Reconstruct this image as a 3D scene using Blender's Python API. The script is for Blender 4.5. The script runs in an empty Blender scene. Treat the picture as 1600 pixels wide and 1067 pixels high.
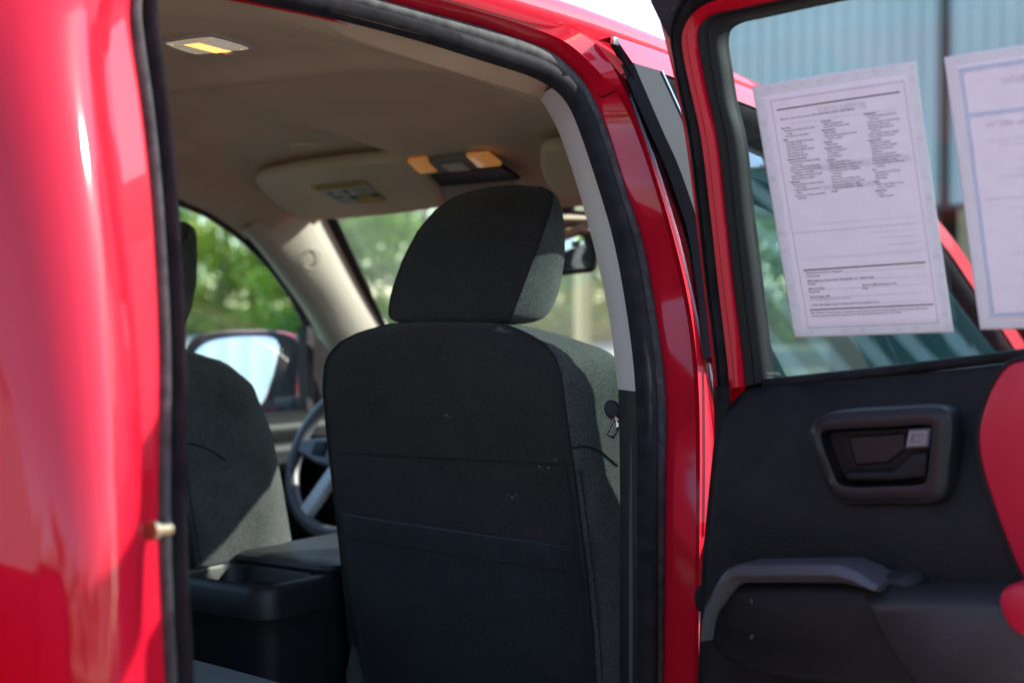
import bpy, bmesh, math, random
import numpy as np
from mathutils import Vector, Matrix
from mathutils.bvhtree import BVHTree

rnd = random.Random(7)
scene = bpy.context.scene
col = scene.collection

# ------------------------------------------------------------------ camera
CAM = np.array([1.681, -1.768, 1.33])
YAW = math.radians(35)
PITCH = math.atan((533.5 - 495) / 2222.0)
FPX = 2222.0                                     # 50 mm on a 36 mm sensor, in pixels of the 1600 px photograph
fw = np.array([-math.sin(YAW) * math.cos(PITCH), math.cos(YAW) * math.cos(PITCH), -math.sin(PITCH)])
rt = np.array([math.cos(YAW), math.sin(YAW), 0.0])
up = np.cross(rt, fw)
cd = bpy.data.cameras.new('camera')
cam = bpy.data.objects.new('camera', cd)
col.objects.link(cam)
cam.matrix_world = Matrix(((rt[0], up[0], -fw[0], CAM[0]), (rt[1], up[1], -fw[1], CAM[1]), (rt[2], up[2], -fw[2], CAM[2]), (0, 0, 0, 1)))
cd.sensor_width = 36.0
cd.lens = 50.0
cd.clip_start = 0.05
cd.clip_end = 3000
cd.dof.use_dof = True
cd.dof.focus_distance = 1.85
cd.dof.aperture_fstop = 3.8
scene.camera = cam

# ------------------------------------------------------------------ light
SUN_AZ = math.radians(50)                        # from +X (truck's right) towards +Y (truck's front)
SUN_EL = math.radians(32)
w = bpy.data.worlds.new('World')
scene.world = w
w.use_nodes = True
nt = w.node_tree
sky = nt.nodes.new('ShaderNodeTexSky')
sky.sky_type = 'NISHITA'
sky.sun_disc = False
sky.sun_elevation = SUN_EL
sky.sun_rotation = math.pi / 2 - SUN_AZ
sky.dust_density = 0.4
sky.air_density = 1.0
bg = nt.nodes['Background']
nt.links.new(sky.outputs[0], bg.inputs[0])
bg.inputs[1].default_value = 0.135
sd = bpy.data.lights.new('sun', 'SUN')
sd.energy = 2.6
sd.angle = math.radians(0.5)
sd.color = (1.0, 0.965, 0.89)
so = bpy.data.objects.new('sun', sd)
col.objects.link(so)
sv = Vector((math.cos(SUN_AZ) * math.cos(SUN_EL), math.sin(SUN_AZ) * math.cos(SUN_EL), math.sin(SUN_EL)))
so.rotation_euler = sv.to_track_quat('Z', 'Y').to_euler()
so.location = (6, 6, 9)
scene.view_settings.view_transform = 'Standard'
scene.view_settings.look = 'None'
scene.view_settings.gamma = 1
scene.view_settings.exposure = 2.05
scene.render.engine = 'CYCLES'
scene.cycles.use_denoising = True
scene.cycles.max_bounces = 12
scene.cycles.diffuse_bounces = 6
scene.cycles.glossy_bounces = 5
scene.cycles.transparent_max_bounces = 24
scene.cycles.caustics_reflective = False
scene.cycles.caustics_refractive = False
scene.cycles.sample_clamp_indirect = 6

# ------------------------------------------------------------------ measuring helpers (a pixel of the photograph -> a point on a surface)
def ray(px, py):
    return fw + rt * ((px - 800) / FPX) + up * ((533.5 - py) / FPX)
def PX(px, py, x): d = ray(px, py); return CAM + d * ((x - CAM[0]) / d[0])
def PY(px, py, y): d = ray(px, py); return CAM + d * ((y - CAM[1]) / d[1])
def PZ(px, py, z): d = ray(px, py); return CAM + d * ((z - CAM[2]) / d[2])
def PP(px, py, p0, n):
    d = ray(px, py); p0 = np.array(p0); n = np.array(n)
    return CAM + d * (((p0 - CAM) @ n) / (d @ n))
SIDE = [(0.3, .86), (.6, .885), (1.0, .88), (1.2, .855), (1.45, .785), (1.65, .715), (1.72, .68), (1.9, .55)]
_sz = [a for a, b in SIDE]; _sx = [b for a, b in SIDE]
def xs(z):                                       # half width of the cab's outer skin at height z (smoothed)
    return float(np.mean(np.interp([z - .06, z - .03, z, z + .03, z + .06], _sz, _sx)))
def bis(f):
    lo, hi = .3, 7.0
    for _ in range(50):
        m = (lo + hi) / 2
        if f(m) > 0: lo = m
        else: hi = m
    return lo
def PS(px, py, off):
    d = ray(px, py)
    t = bis(lambda t: (CAM + d * t)[0] - (xs((CAM + d * t)[2]) + off))
    return CAM + d * t
def SP(y, z, off): return np.array([xs(z) + off, y, z])
def PSL(px, py, off):                            # left (driver's) side, off is inwards
    d = ray(px, py)
    t = bis(lambda t: (CAM + d * t)[0] + (xs((CAM + d * t)[2]) - off))
    return CAM + d * t
# the opened rear door: u along the door from its hinge, w towards the cabin side, z up
DQ = np.array([1.015, -.306]); DU = np.array([.9962, -.0872]); DN = np.array([-.0872, -.9962])
def wsf(z): return .27 * (max(z, 1.22) - 1.446)
def D(u, wv, z):
    p = DQ + DU * u + DN * wv
    return np.array([p[0], p[1], z])
def PG(px, py, off):
    d = ray(px, py)
    t = bis(lambda t: ((CAM + d * t)[:2] - DQ) @ DN - wsf((CAM + d * t)[2]) - off)
    p = CAM + d * t
    v = p[:2] - DQ
    return np.array([v @ DU, v @ DN, p[2]])      # (u, w, z)

# ------------------------------------------------------------------ materials
def mat(name, color, rough=.5, metal=0.0, coat=0.0, spec=.5, sheen=0.0, coat_rough=.06):
    m = bpy.data.materials.new(name)
    m.use_nodes = True
    b = m.node_tree.nodes['Principled BSDF']
    b.inputs['Base Color'].default_value = (*color, 1)
    b.inputs['Roughness'].default_value = rough
    b.inputs['Metallic'].default_value = metal
    b.inputs['Coat Weight'].default_value = coat
    b.inputs['Coat Roughness'].default_value = coat_rough
    b.inputs['Specular IOR Level'].default_value = spec
    b.inputs['Sheen Weight'].default_value = sheen
    return m
def N(m, t, **kw):
    n = m.node_tree.nodes.new(t)
    for k, v in kw.items(): setattr(n, k, v)
    return n
def L(m, a, b): m.node_tree.links.new(a, b)
def bsdf(m): return m.node_tree.nodes['Principled BSDF']
def vary(m, c1, c2, scale=20, detail=4, lo=.35, hi=.65, space='Object', stretch=None):
    tc = N(m, 'ShaderNodeTexCoord'); nz = N(m, 'ShaderNodeTexNoise')
    nz.inputs['Scale'].default_value = scale; nz.inputs['Detail'].default_value = detail
    src = tc.outputs[space]
    if stretch:
        mp = N(m, 'ShaderNodeMapping'); mp.inputs['Scale'].default_value = stretch
        L(m, src, mp.inputs[0]); src = mp.outputs[0]
    L(m, src, nz.inputs['Vector'])
    r = N(m, 'ShaderNodeValToRGB')
    r.color_ramp.elements[0].position = lo; r.color_ramp.elements[1].position = hi
    r.color_ramp.elements[0].color = (*c1, 1); r.color_ramp.elements[1].color = (*c2, 1)
    L(m, nz.outputs['Fac'], r.inputs[0]); L(m, r.outputs[0], bsdf(m).inputs['Base Color'])
    return r
def bump(m, scale, strength, dist=.001, kind='noise', detail=3, stretch=None):
    tc = N(m, 'ShaderNodeTexCoord')
    if kind == 'noise':
        nz = N(m, 'ShaderNodeTexNoise'); nz.inputs['Detail'].default_value = detail; out = nz.outputs['Fac']
    else:
        nz = N(m, 'ShaderNodeTexVoronoi'); out = nz.outputs['Distance']
    nz.inputs['Scale'].default_value = scale
    src = tc.outputs['Object']
    if stretch:
        mp = N(m, 'ShaderNodeMapping'); mp.inputs['Scale'].default_value = stretch
        L(m, src, mp.inputs[0]); src = mp.outputs[0]
    L(m, src, nz.inputs['Vector'])
    b = N(m, 'ShaderNodeBump'); b.inputs['Strength'].default_value = strength; b.inputs['Distance'].default_value = dist
    L(m, out, b.inputs['Height']); L(m, b.outputs[0], bsdf(m).inputs['Normal'])
    return b
M = {}
M['paint'] = mat('red_paint', (.52, .004, .022), .6, .0, .85, .08)
vary(M['paint'], (.45, .0015, .014), (.54, .0025, .020), 900, 2)
M['fabric'] = mat('seat_fabric', (.05, .06, .058), .95, sheen=.15, spec=.15)
def weave(m, c1, c2, scale):
    tc = N(m, 'ShaderNodeTexCoord'); v = N(m, 'ShaderNodeTexVoronoi'); v.inputs['Scale'].default_value = scale
    L(m, tc.outputs['Object'], v.inputs['Vector'])
    n2 = N(m, 'ShaderNodeTexNoise'); n2.inputs['Scale'].default_value = 14; n2.inputs['Detail'].default_value = 5
    L(m, tc.outputs['Object'], n2.inputs['Vector'])
    mx = N(m, 'ShaderNodeMath', operation='MULTIPLY'); L(m, v.outputs['Distance'], mx.inputs[0])
    mr = N(m, 'ShaderNodeMapRange'); mr.inputs['From Min'].default_value = .3; mr.inputs['From Max'].default_value = .7
    mr.inputs['To Min'].default_value = .75; mr.inputs['To Max'].default_value = 1.2
    L(m, n2.outputs['Fac'], mr.inputs[0]); L(m, mr.outputs[0], mx.inputs[1])
    r = N(m, 'ShaderNodeValToRGB'); r.color_ramp.elements[0].position = .15; r.color_ramp.elements[1].position = .75
    r.color_ramp.elements[0].color = (*c2, 1); r.color_ramp.elements[1].color = (*c1, 1)
    L(m, mx.outputs[0], r.inputs[0]); L(m, r.outputs[0], bsdf(m).inputs['Base Color'])
    b = N(m, 'ShaderNodeBump'); b.inputs['Strength'].default_value = .5; b.inputs['Distance'].default_value = .0012
    L(m, v.outputs['Distance'], b.inputs['Height']); L(m, b.outputs[0], bsdf(m).inputs['Normal'])
weave(M['fabric'], (.034, .039, .038), (.132, .139, .131), 620)
M['cloth_back'] = mat('seat_back_cloth', (.02, .022, .025), .95, sheen=.1, spec=.12)
weave(M['cloth_back'], (.0215, .0185, .0195), (.041, .0355, .037), 420)
M['thread'] = mat('thread', (.05, .052, .055), .9)
M['pocket'] = mat('pocket_cloth', (.02, .022, .026), .95, sheen=.1, spec=.12)
weave(M['pocket'], (.018, .0185, .022), (.033, .034, .040), 420)
M['headliner'] = mat('headliner_fabric', (.36, .30, .225), .95, spec=.1)
vary(M['headliner'], (.545, .435, .305), (.61, .49, .35), 7, 5)
bump(M['headliner'], 700, .35, .0006)
M['cream'] = mat('pillar_plastic', (.47, .445, .36), .6, spec=.3)
bump(M['cream'], 900, .25, .0004)
M['greige'] = mat('grey_pillar_plastic', (.62, .545, .565), .62, spec=.3)
bump(M['greige'], 900, .25, .0004)
M['black'] = mat('black_plastic', (.022, .021, .023), .58, spec=.25)
vary(M['black'], (.018, .0175, .019), (.028, .0265, .029), 30, 6)
bump(M['black'], 1100, .35, .0005, 'voronoi')
M['panel'] = mat('door_panel_plastic', (.03, .027, .032), .5, spec=.17)
vary(M['panel'], (.0075, .0066, .008), (.0115, .0098, .0115), 18, 6)
bump(M['panel'], 520, .7, .0009, 'voronoi')
M['satin'] = mat('satin_grey_plastic', (.13, .125, .14), .4, spec=.5)
bump(M['satin'], 1200, .15, .0003)
M['rubber'] = mat('rubber', (.02, .019, .020), .7, spec=.06)
vary(M['rubber'], (.010, .0095, .0105), (.024, .022, .024), 40, 8, .3, .8)
bump(M['rubber'], 300, .3, .0008)
M['lip'] = mat('dusty_rubber', (.10, .098, .095), .75, spec=.2)
r_ = vary(M['lip'], (.035, .035, .035), (.10, .097, .093), 60, 10, .35, .85)
bump(M['lip'], 500, .4, .001)
M['applique'] = mat('pillar_applique', (.026, .031, .035), .8, spec=.10)
bump(M['applique'], 1500, .2, .0003)
M['chrome'] = mat('bright_metal', (.75, .73, .68), .22, 1.0)
M['brass'] = mat('zinc_plate', (.80, .66, .38), .28, 1.0)
M['silver'] = mat('silver_plastic', (.78, .78, .82), .4, .1)
M['dark'] = mat('dark_void', (.006, .006, .007), .8)
M['carpet'] = mat('carpet', (.02, .02, .02), 1.0)
M['belt'] = mat('belt_webbing', (.07, .066, .072), .8)
bump(M['belt'], 900, .5, .0006, stretch=(.2, .2, 1))
M['white'] = mat('white_print', (.7, .7, .66), .6)
M['yellow'] = mat('yellow_print', (.62, .42, .02), .6)
M['ink'] = mat('ink', (.03, .028, .04), .7)
M['tyre'] = mat('tyre', (.015, .015, .015), .85)
def glass(name, tint, gain=1.0):
    m = bpy.data.materials.new(name); m.use_nodes = True
    t = m.node_tree; t.nodes.clear()
    o = t.nodes.new('ShaderNodeOutputMaterial'); mx = t.nodes.new('ShaderNodeMixShader')
    tr = t.nodes.new('ShaderNodeBsdfTransparent'); tr.inputs[0].default_value = (*tint, 1)
    gl = t.nodes.new('ShaderNodeBsdfGlossy'); gl.inputs['Roughness'].default_value = 0.0
    lw = t.nodes.new('ShaderNodeLayerWeight'); lw.inputs[0].default_value = .5
    p = t.nodes.new('ShaderNodeMath'); p.operation = 'POWER'; p.inputs[1].default_value = 5
    ma = t.nodes.new('ShaderNodeMath'); ma.operation = 'MULTIPLY_ADD'; ma.inputs[1].default_value = .95 * gain; ma.inputs[2].default_value = .045 * gain
    t.links.new(lw.outputs['Facing'], p.inputs[0]); t.links.new(p.outputs[0], ma.inputs[0])
    t.links.new(ma.outputs[0], mx.inputs[0]); t.links.new(tr.outputs[0], mx.inputs[1]); t.links.new(gl.outputs[0], mx.inputs[2])
    t.links.new(mx.outputs[0], o.inputs[0])
    return m
M['glass'] = glass('clear_glass', (.95, .98, .96), .8)
M['tint'] = glass('tinted_glass', (.88, .955, .94), .7)
M['doorglass'] = glass('rear_door_glass', (.88, .955, .945), .35)
M['frontglass'] = glass('front_door_glass', (.69, .785, .765), 1.8)
def glare_veil(m, fac, color):                        # whitish haze mixed into the glass, stands in for windscreen glare
    t = m.node_tree; out = [n for n in t.nodes if n.type == 'OUTPUT_MATERIAL'][0]; src = out.inputs[0].links[0].from_socket
    tr = t.nodes.new('ShaderNodeBsdfTranslucent'); tr.inputs[0].default_value = (*color, 1)
    mx = t.nodes.new('ShaderNodeMixShader'); nz = t.nodes.new('ShaderNodeTexNoise'); nz.inputs['Scale'].default_value = 5; nz.inputs['Detail'].default_value = 6
    mr = t.nodes.new('ShaderNodeMapRange'); mr.inputs['From Min'].default_value = .3; mr.inputs['From Max'].default_value = .7; mr.inputs['To Min'].default_value = fac * .6; mr.inputs['To Max'].default_value = fac * 1.4
    tc = t.nodes.new('ShaderNodeTexCoord'); t.links.new(tc.outputs['Object'], nz.inputs['Vector'])
    t.links.new(nz.outputs['Fac'], mr.inputs[0]); t.links.new(mr.outputs[0], mx.inputs[0]); t.links.new(src, mx.inputs[1]); t.links.new(tr.outputs[0], mx.inputs[2]); t.links.new(mx.outputs[0], out.inputs[0])
glare_veil(M['glass'], .028, (.80, .82, .70))
M['mirror'] = mat('mirror_silver', (.80, .86, .92), .02, 1.0)
def emit(name, color, strength, base):
    m = mat(name, base, .25)
    b = bsdf(m); b.inputs['Emission Color'].default_value = (*color, 1); b.inputs['Emission Strength'].default_value = strength
    return m

# ------------------------------------------------------------------ mesh helpers
def sharpen(me, angle):
    bm = bmesh.new(); bm.from_mesh(me)
    bmesh.ops.remove_doubles(bm, verts=bm.verts, dist=1e-5)
    bmesh.ops.recalc_face_normals(bm, faces=bm.faces)
    a = math.radians(angle)
    for f in bm.faces: f.smooth = angle > 0
    for e in bm.edges:
        if len(e.link_faces) == 2 and e.calc_face_angle(0) > a: e.smooth = False
    bm.to_mesh(me); bm.free()
class MB:
    def __init__(s): s.v = []; s.f = []; s.m = []
    def add(s, verts, faces, m=0):
        k = len(s.v)
        s.v += [tuple(map(float, p)) for p in verts]
        s.f += [tuple(i + k for i in f) for f in faces]
        s.m += [m] * len(faces)
        return s
    def loft(s, curves, cu=False, cv=False, m=0, cap=False):
        n = len(curves[0]); v = [p for c in curves for p in c]; f = []
        k = len(curves)
        for i in range(k if cu else k - 1):
            for j in range(n if cv else n - 1):
                a = i * n + j; b = i * n + (j + 1) % n; c = ((i + 1) % k) * n + (j + 1) % n; d = ((i + 1) % k) * n + j
                f.append((a, b, c, d))
        if cap:
            f.append(tuple(range(n))[::-1]); f.append(tuple((k - 1) * n + j for j in range(n)))
        return s.add(v, f, m)
    def box(s, x0, x1, y0, y1, z0, z1, m=0, bev=0.0):
        bm = bmesh.new()
        bmesh.ops.create_cube(bm, size=1)
        for q in bm.verts: q.co = Vector(((x0 + x1) / 2 + q.co.x * (x1 - x0), (y0 + y1) / 2 + q.co.y * (y1 - y0), (z0 + z1) / 2 + q.co.z * (z1 - z0)))
        if bev: bmesh.ops.bevel(bm, geom=bm.edges[:], offset=bev, segments=3, affect='EDGES', profile=.6)
        bm.verts.index_update()
        s.add([q.co for q in bm.verts], [[q.index for q in f.verts] for f in bm.faces], m); bm.free()
        return s
    def tube(s, pts, r, n=8, m=0, closed=False, cap=True, flat=1.0):
        P = [np.array(p, float) for p in pts]; k = len(P); rings = []
        ref = np.array([0, 0, 1.0])
        prev = None
        for i in range(k):
            a = P[(i - 1) % k] if closed or i > 0 else P[i]; b = P[(i + 1) % k] if closed or i < k - 1 else P[i]
            t = b - a; t = t / (np.linalg.norm(t) + 1e-12)
            if prev is None:
                x = np.cross(t, ref)
                if np.linalg.norm(x) < .1: x = np.cross(t, np.array([1.0, 0, 0]))
            else:
                x = prev - t * (prev @ t)
            x = x / np.linalg.norm(x); prev = x; y = np.cross(t, x)
            rr = r[i] if hasattr(r, '__len__') else r
            rings.append([P[i] + (x * math.cos(q) + y * math.sin(q) * flat) * rr for q in [2 * math.pi * j / n for j in range(n)]])
        return s.loft(rings, cu=closed, cv=True, m=m, cap=cap and not closed)
    def build(s, name, mats, parent=None, smooth=35, loc=None, solid=0.0):
        me = bpy.data.meshes.new(name)
        off = np.array(loc if loc is not None else (0, 0, 0), float)
        me.from_pydata([tuple(np.array(p) - off) for p in s.v], [], s.f)
        if not isinstance(mats, (list, tuple)): mats = [mats]
        for q in mats: me.materials.append(q)
        me.polygons.foreach_set('material_index', s.m)
        me.update()
        sharpen(me, smooth)
        o = bpy.data.objects.new(name, me); col.objects.link(o)
        o.location = off
        if parent is not None:
            o.parent = parent
            pw = Vector((0, 0, 0)); q = parent
            while q is not None: pw += q.location; q = q.parent
            o.location = Vector(off) - pw
        if solid:
            md = o.modifiers.new('thickness', 'SOLIDIFY'); md.thickness = solid; md.offset = 0
        return o
def empty(name, loc=(0, 0, 0), rz=0):
    o = bpy.data.objects.new(name, None); col.objects.link(o); o.location = loc; o.rotation_euler = (0, 0, rz); o.empty_display_size = .2
    return o
def tag(o, label=None, cat=None, group=None, kind=None):
    if label: o['label'] = label
    if cat: o['category'] = cat
    if group: o['group'] = group
    if kind: o['kind'] = kind
    return o
def copy_tree(o, parent=None):
    c = o.copy(); col.objects.link(c)
    if parent is not None: c.parent = parent
    for ch in [q for q in bpy.data.objects if q.parent == o and q != c]: copy_tree(ch, c)
    return c
def cr(P, k=6, closed=False):                    # Catmull-Rom through the points, k pieces per span
    P = [np.array(p, float) for p in P]; n = len(P); out = []
    for i in range(n if closed else n - 1):
        p1 = P[i]; p2 = P[(i + 1) % n]
        p0 = P[i - 1] if (closed or i > 0) else 2 * p1 - p2
        p3 = P[(i + 2) % n] if (closed or i < n - 2) else 2 * p2 - p1
        # centripetal
        t0 = 0; t1 = t0 + max(np.linalg.norm(p1 - p0), 1e-9) ** .5; t2 = t1 + max(np.linalg.norm(p2 - p1), 1e-9) ** .5; t3 = t2 + max(np.linalg.norm(p3 - p2), 1e-9) ** .5
        for j in range(k):
            t = t1 + (t2 - t1) * j / k
            A1 = (t1 - t) / (t1 - t0) * p0 + (t - t0) / (t1 - t0) * p1
            A2 = (t2 - t) / (t2 - t1) * p1 + (t - t1) / (t2 - t1) * p2
            A3 = (t3 - t) / (t3 - t2) * p2 + (t - t2) / (t3 - t2) * p3
            B1 = (t2 - t) / (t2 - t0) * A1 + (t - t0) / (t2 - t0) * A2
            B2 = (t3 - t) / (t3 - t1) * A2 + (t - t1) / (t3 - t1) * A3
            out.append((t2 - t) / (t2 - t1) * B1 + (t - t1) / (t2 - t1) * B2)
    if not closed: out.append(P[-1])
    return out
def inset(P, d):                                 # inset a closed 2-D outline by d
    P = np.array(P, float); n = len(P)
    area = .5 * sum(P[i][0] * P[(i + 1) % n][1] - P[(i + 1) % n][0] * P[i][1] for i in range(n))
    s = 1 if area > 0 else -1
    out = []
    for i in range(n):
        a = P[i] - P[i - 1]; b = P[(i + 1) % n] - P[i]
        na = np.array([-a[1], a[0]]) / (np.linalg.norm(a) + 1e-9); nb = np.array([-b[1], b[0]]) / (np.linalg.norm(b) + 1e-9)
        q = na + nb; l = np.linalg.norm(q)
        q = q / l if l > .2 else na
        out.append(P[i] + s * q * d / max(.55, q @ na))
    return np.array(out)
def pillow(mb, outline, layers, fn, m=0, cap=True, back=False):
    """outline: closed 2-D points; layers: (inset, depth); fn(a, b, depth) -> 3-D"""
    rings = []
    for d, h in layers:
        rings.append([fn(q[0], q[1], h) for q in inset(outline, d)])
    mb.loft(rings, cv=True, m=m)
    n = len(outline)
    if cap: mb.add(rings[-1], [tuple(range(n))], m)
    if back: mb.add(rings[0], [tuple(range(n))[::-1]], m)
    return rings

# ------------------------------------------------------------------ the truck
truck = empty('pickup_truck', (0, 0, 0))
tag(truck, 'red crew cab pickup truck with its rear passenger door open and dark cloth seats', 'pickup truck')

# ---- stations round the rear door opening: front pillar up, along the roof rail, down the rear pillar
# every row: (seal inner edge, seal outer edge, jamb crease, chamfer edge, recessed face end)
oA, oB, oC, oD, oE = -.085, -.080, -.037, -.019, -.026
pxrows = [
    ((1000, 1067), (1034, 1067), (1086, 1067), (1092, 1067), (1113, 1067)),
    ((1000, 960), (1035, 960), (1085, 960), (1091, 960), (1113, 960)),
    ((999, 760), (1037, 760), (1088, 760), (1094, 760), (1116, 760)),
    ((997, 608), (1039, 608), (1087, 608), (1094, 608), (1117, 608)),
    ((985, 500), (1024, 500), (1077, 500), (1084, 500), (1109, 500)),
    ((964, 381), (1004, 381), (1049, 381), (1056, 381), (1089, 381)),
    ((941, 300), (976, 300), (1026, 300), (1033, 300), (1066, 300)),
    ((912, 212), (949, 212), (996, 212), (1003, 212), (1029, 212)),
    ((895, 170), (930, 165), (976, 163), (984, 160), (1008, 163)),
    ((880, 148), (908, 127), (949, 126), (966, 122), (988, 122)),
    ((858, 131), (884, 102), (918, 94), (950, 90), (966, 84)),
    ((830, 117), (856, 80), (890, 68), (925, 60), (944, 58)),
    ((800, 107), (820, 66), (860, 53), (880, 39), (893, 31)),
    ((740, 88), (745, 41), (775, 26), (788, 8), (798, -2)),
    ((650, 60), (650, 17), (672, -4), (690, -22), (702, -32)),
]
cA, cB, cC, cD, cE = [], [], [], [], []
low = [(.45, -.245), (.66, -.24)]
for z, y in low:
    cA.append(SP(y, z, oA)); cB.append(SP(y + .035, z, oB)); cC.append(SP(y + .04, z, oC)); cD.append(SP(y + .045, z, oD)); cE.append(SP(y + .085, z, oE))
for i, (a, b, c, d, e) in enumerate(pxrows):
    k = min(1, max(0, (i - 5) / 7))               # 0 on the pillar, 1 along the roof rail
    cA.append(PS(*a, oA)); cB.append(PS(*b, oB)); cC.append(PS(*c, oC + (-.050 - oC) * k)); cD.append(PS(*d, oD + (-.034 - oD) * k)); cE.append(PS(*e, oE + (-.056 - oE) * k))
zr = [q[-1][2] for q in (cA, cB, cC, cD, cE)]
for y in (-.60, -.72, -.80):
    dz = -.004 if y < -.7 else 0
    for q, o, z in zip((cA, cB, cC, cD, cE), (oA, oB, -.056, -.034, -.056), zr): q.append(SP(y, z + dz, o))
# rear pillar corner and down
for q, o, dy, z in zip((cA, cB, cC, cD, cE), (oA, oB, oC, oD, oE), (0, .02, .07, .09, .10), (1.653, 1.68, 1.70, 1.71, 1.72)):
    q.append(SP(-.845 - dy * .6, z - .012, o))
cp = [  # seal inner, seal outer, band end, bevel end
    ((235, 0), (200, 0), (160, 0), (137, 0)), ((247, 130), (217, 130), (175, 130), (152, 130)), ((259, 260), (233, 260), (189, 260), (169, 260)),
    ((268, 400), (243, 400), (205, 400), (190, 400)), ((275, 533), (249, 533), (214, 533), (205, 533)), ((277, 620), (249, 620), (222, 620), (212, 620)),
    ((276, 800), (247, 800), (226, 800), (218, 800)), ((279, 930), (251, 930), (228, 930), (220, 930)), ((288, 1067), (258, 1067), (231, 1067), (222, 1067)),
    ((292, 1200), (262, 1200), (234, 1200), (225, 1200))]
for i, (a, b, c, d) in enumerate(cp):
    cA.append(PS(*a, oA)); cB.append(PS(*b, oB)); cC.append(PS(*c, -.074)); cD.append(PS(*d, -.012))
    q = PS(*d, -.004); q[1] -= .006; cE.append(q)
for z in (.75, .45):
    cA.append(SP(-.95, z, oA)); cB.append(SP(-.975, z, oB)); cC.append(SP(-1.0, z, -.074)); cD.append(SP(-1.012, z, -.012)); cE.append(SP(-1.018, z, -.004))
K = 6
sA, sB, sC, sD, sE = [cr(q, K) for q in (cA, cB, cC, cD, cE)]
def smooth_curve(c, n):
    c = np.array(c)
    for _ in range(n):
        d = c.copy(); d[1:-1] = .25 * c[:-2] + .5 * c[1:-1] + .25 * c[2:]; c = d
    return [p for p in c]
sA, sB = smooth_curve(sA, 4), smooth_curve(sB, 6)
sC, sD, sE = [smooth_curve(q, 26) for q in (sC, sD, sE)]

def seal_curve(s, h):                            # point across the weatherstrip, raised h
    out = []
    n = len(sA)
    for i in range(n):
        t = sA[min(i + 1, n - 1)] - sA[max(i - 1, 0)]
        b = sB[i] - sA[i]
        nn = np.cross(t, b); nn /= np.linalg.norm(nn)
        if nn[0] < 0: nn = -nn
        out.append(sA[i] + b * s + nn * h)
    return out
mb = MB()
prof = [(0.14, -.008), (0.0, -.004), (.04, .006), (.14, .013), (.28, .016), (.42, .013), (.52, .004), (.56, -.004), (.60, .0)]
mb.loft([seal_curve(*p) for p in prof], m=0)
prof2 = [(.60, 0.0), (.66, .006), (.78, .008), (.92, .006), (1.0, .001), (1.01, -.01)]
mb.loft([seal_curve(*p) for p in prof2], m=1)
mb.build('door_opening_seal', [M['rubber'], M['lip']], truck, 50)

# ---- body: jamb, pillars, roof rail (right side)
body = MB()
def lerp(a, b, t): return [p + (q - p) * t for p, q in zip(a, b)]
iEnd = len(cE)
edge_in = [p + np.array([-.002, 0, 0]) for p in sB]
body.loft([edge_in, sB, lerp(sB, sC, .1), lerp(sB, sC, .5), lerp(sB, sC, .92), sC, sD, lerp(sD, sE, .15), lerp(sD, sE, .5), lerp(sD, sE, .85), sE])
# the pillar face turns into the front door gap; above the rail it turns into the drip groove
nP = (2 + len(pxrows) + 3) * K
front = sE[:11 * K]                              # front pillar up to the corner
gap1 = [p + np.array([-.006, .012, 0]) for p in front]
gap2 = [p + np.array([-.03, .02, 0]) for p in front]
gap3 = [p + np.array([-.04, .12, 0]) for p in front]
body.loft([front, gap1, gap2, gap3])
# roof: groove, edge, crown
def zroof(y): return float(np.interp(y, [-1.3, -1.24, -1.0, -.6, -.13, .0, .15, .36, .5, .75, .95], [1.68, 1.715, 1.745, 1.760, 1.763, 1.760, 1.755, 1.741, 1.732, 1.69, 1.63]))
railE = sE[11 * K - 1:(len(pxrows) + 2 + 4) * K]
ys = [-1.24, -1.2, -1.1, -1.0, -.9, -.8, -.7, -.6, -.5, -.4, -.3, -.2, -.1, 0, .1, .2, .3, .4, .5, .6, .68, .74]
roof_rings = []
for y in ys:
    z = zroof(y)
    half = [(.638, -.052), (.646, -.040), (.646, -.028), (.638, -.012), (.618, 0), (.58, .012), (.5, .026), (.35, .04), (.18, .047)]
    ring = [np.array([x, y, z + d]) for x, d in half] + [np.array([0, y, z + .05])] + [np.array([-x, y, z + d]) for x, d in half[::-1]]
    roof_rings.append(ring)
roofp = MB(); roofp.loft(roof_rings)
rr = roof_rings[0]
roofp.loft([rr, [p + np.array([0, -.02, -.012]) for p in rr], [p + np.array([0, -.03, -.05]) for p in rr]])
rr = roof_rings[-1]
roofp.loft([rr, [p + np.array([0, .012, -.012]) for p in rr], [p + np.array([0, .0, -.05]) for p in rr]])
# underside of the rail groove, so that no light leaks between the rail and the roof
roofp.loft([[np.array([.638, y, zroof(y) - .052]) for y in ys], [np.array([.62, y, zroof(y) - .047]) for y in ys], [np.array([.60, y, zroof(y) - .06]) for y in ys], [np.array([.60, y, zroof(y) - .10]) for y in ys]])
roofp.loft([[np.array([-.638, y, zroof(y) - .052]) for y in ys], [np.array([-.60, y, zroof(y) - .06]) for y in ys], [np.array([-.60, y, zroof(y) - .10]) for y in ys]])
roofp.build('roof_panel', M['paint'], truck, 40)
# groove floor between the rail ledge and the roof edge
body.loft([railE, [np.array([.618, p[1], p[2] + .004]) for p in railE], [np.array([.60, p[1], zroof(p[1]) - .02]) for p in railE]])

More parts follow.
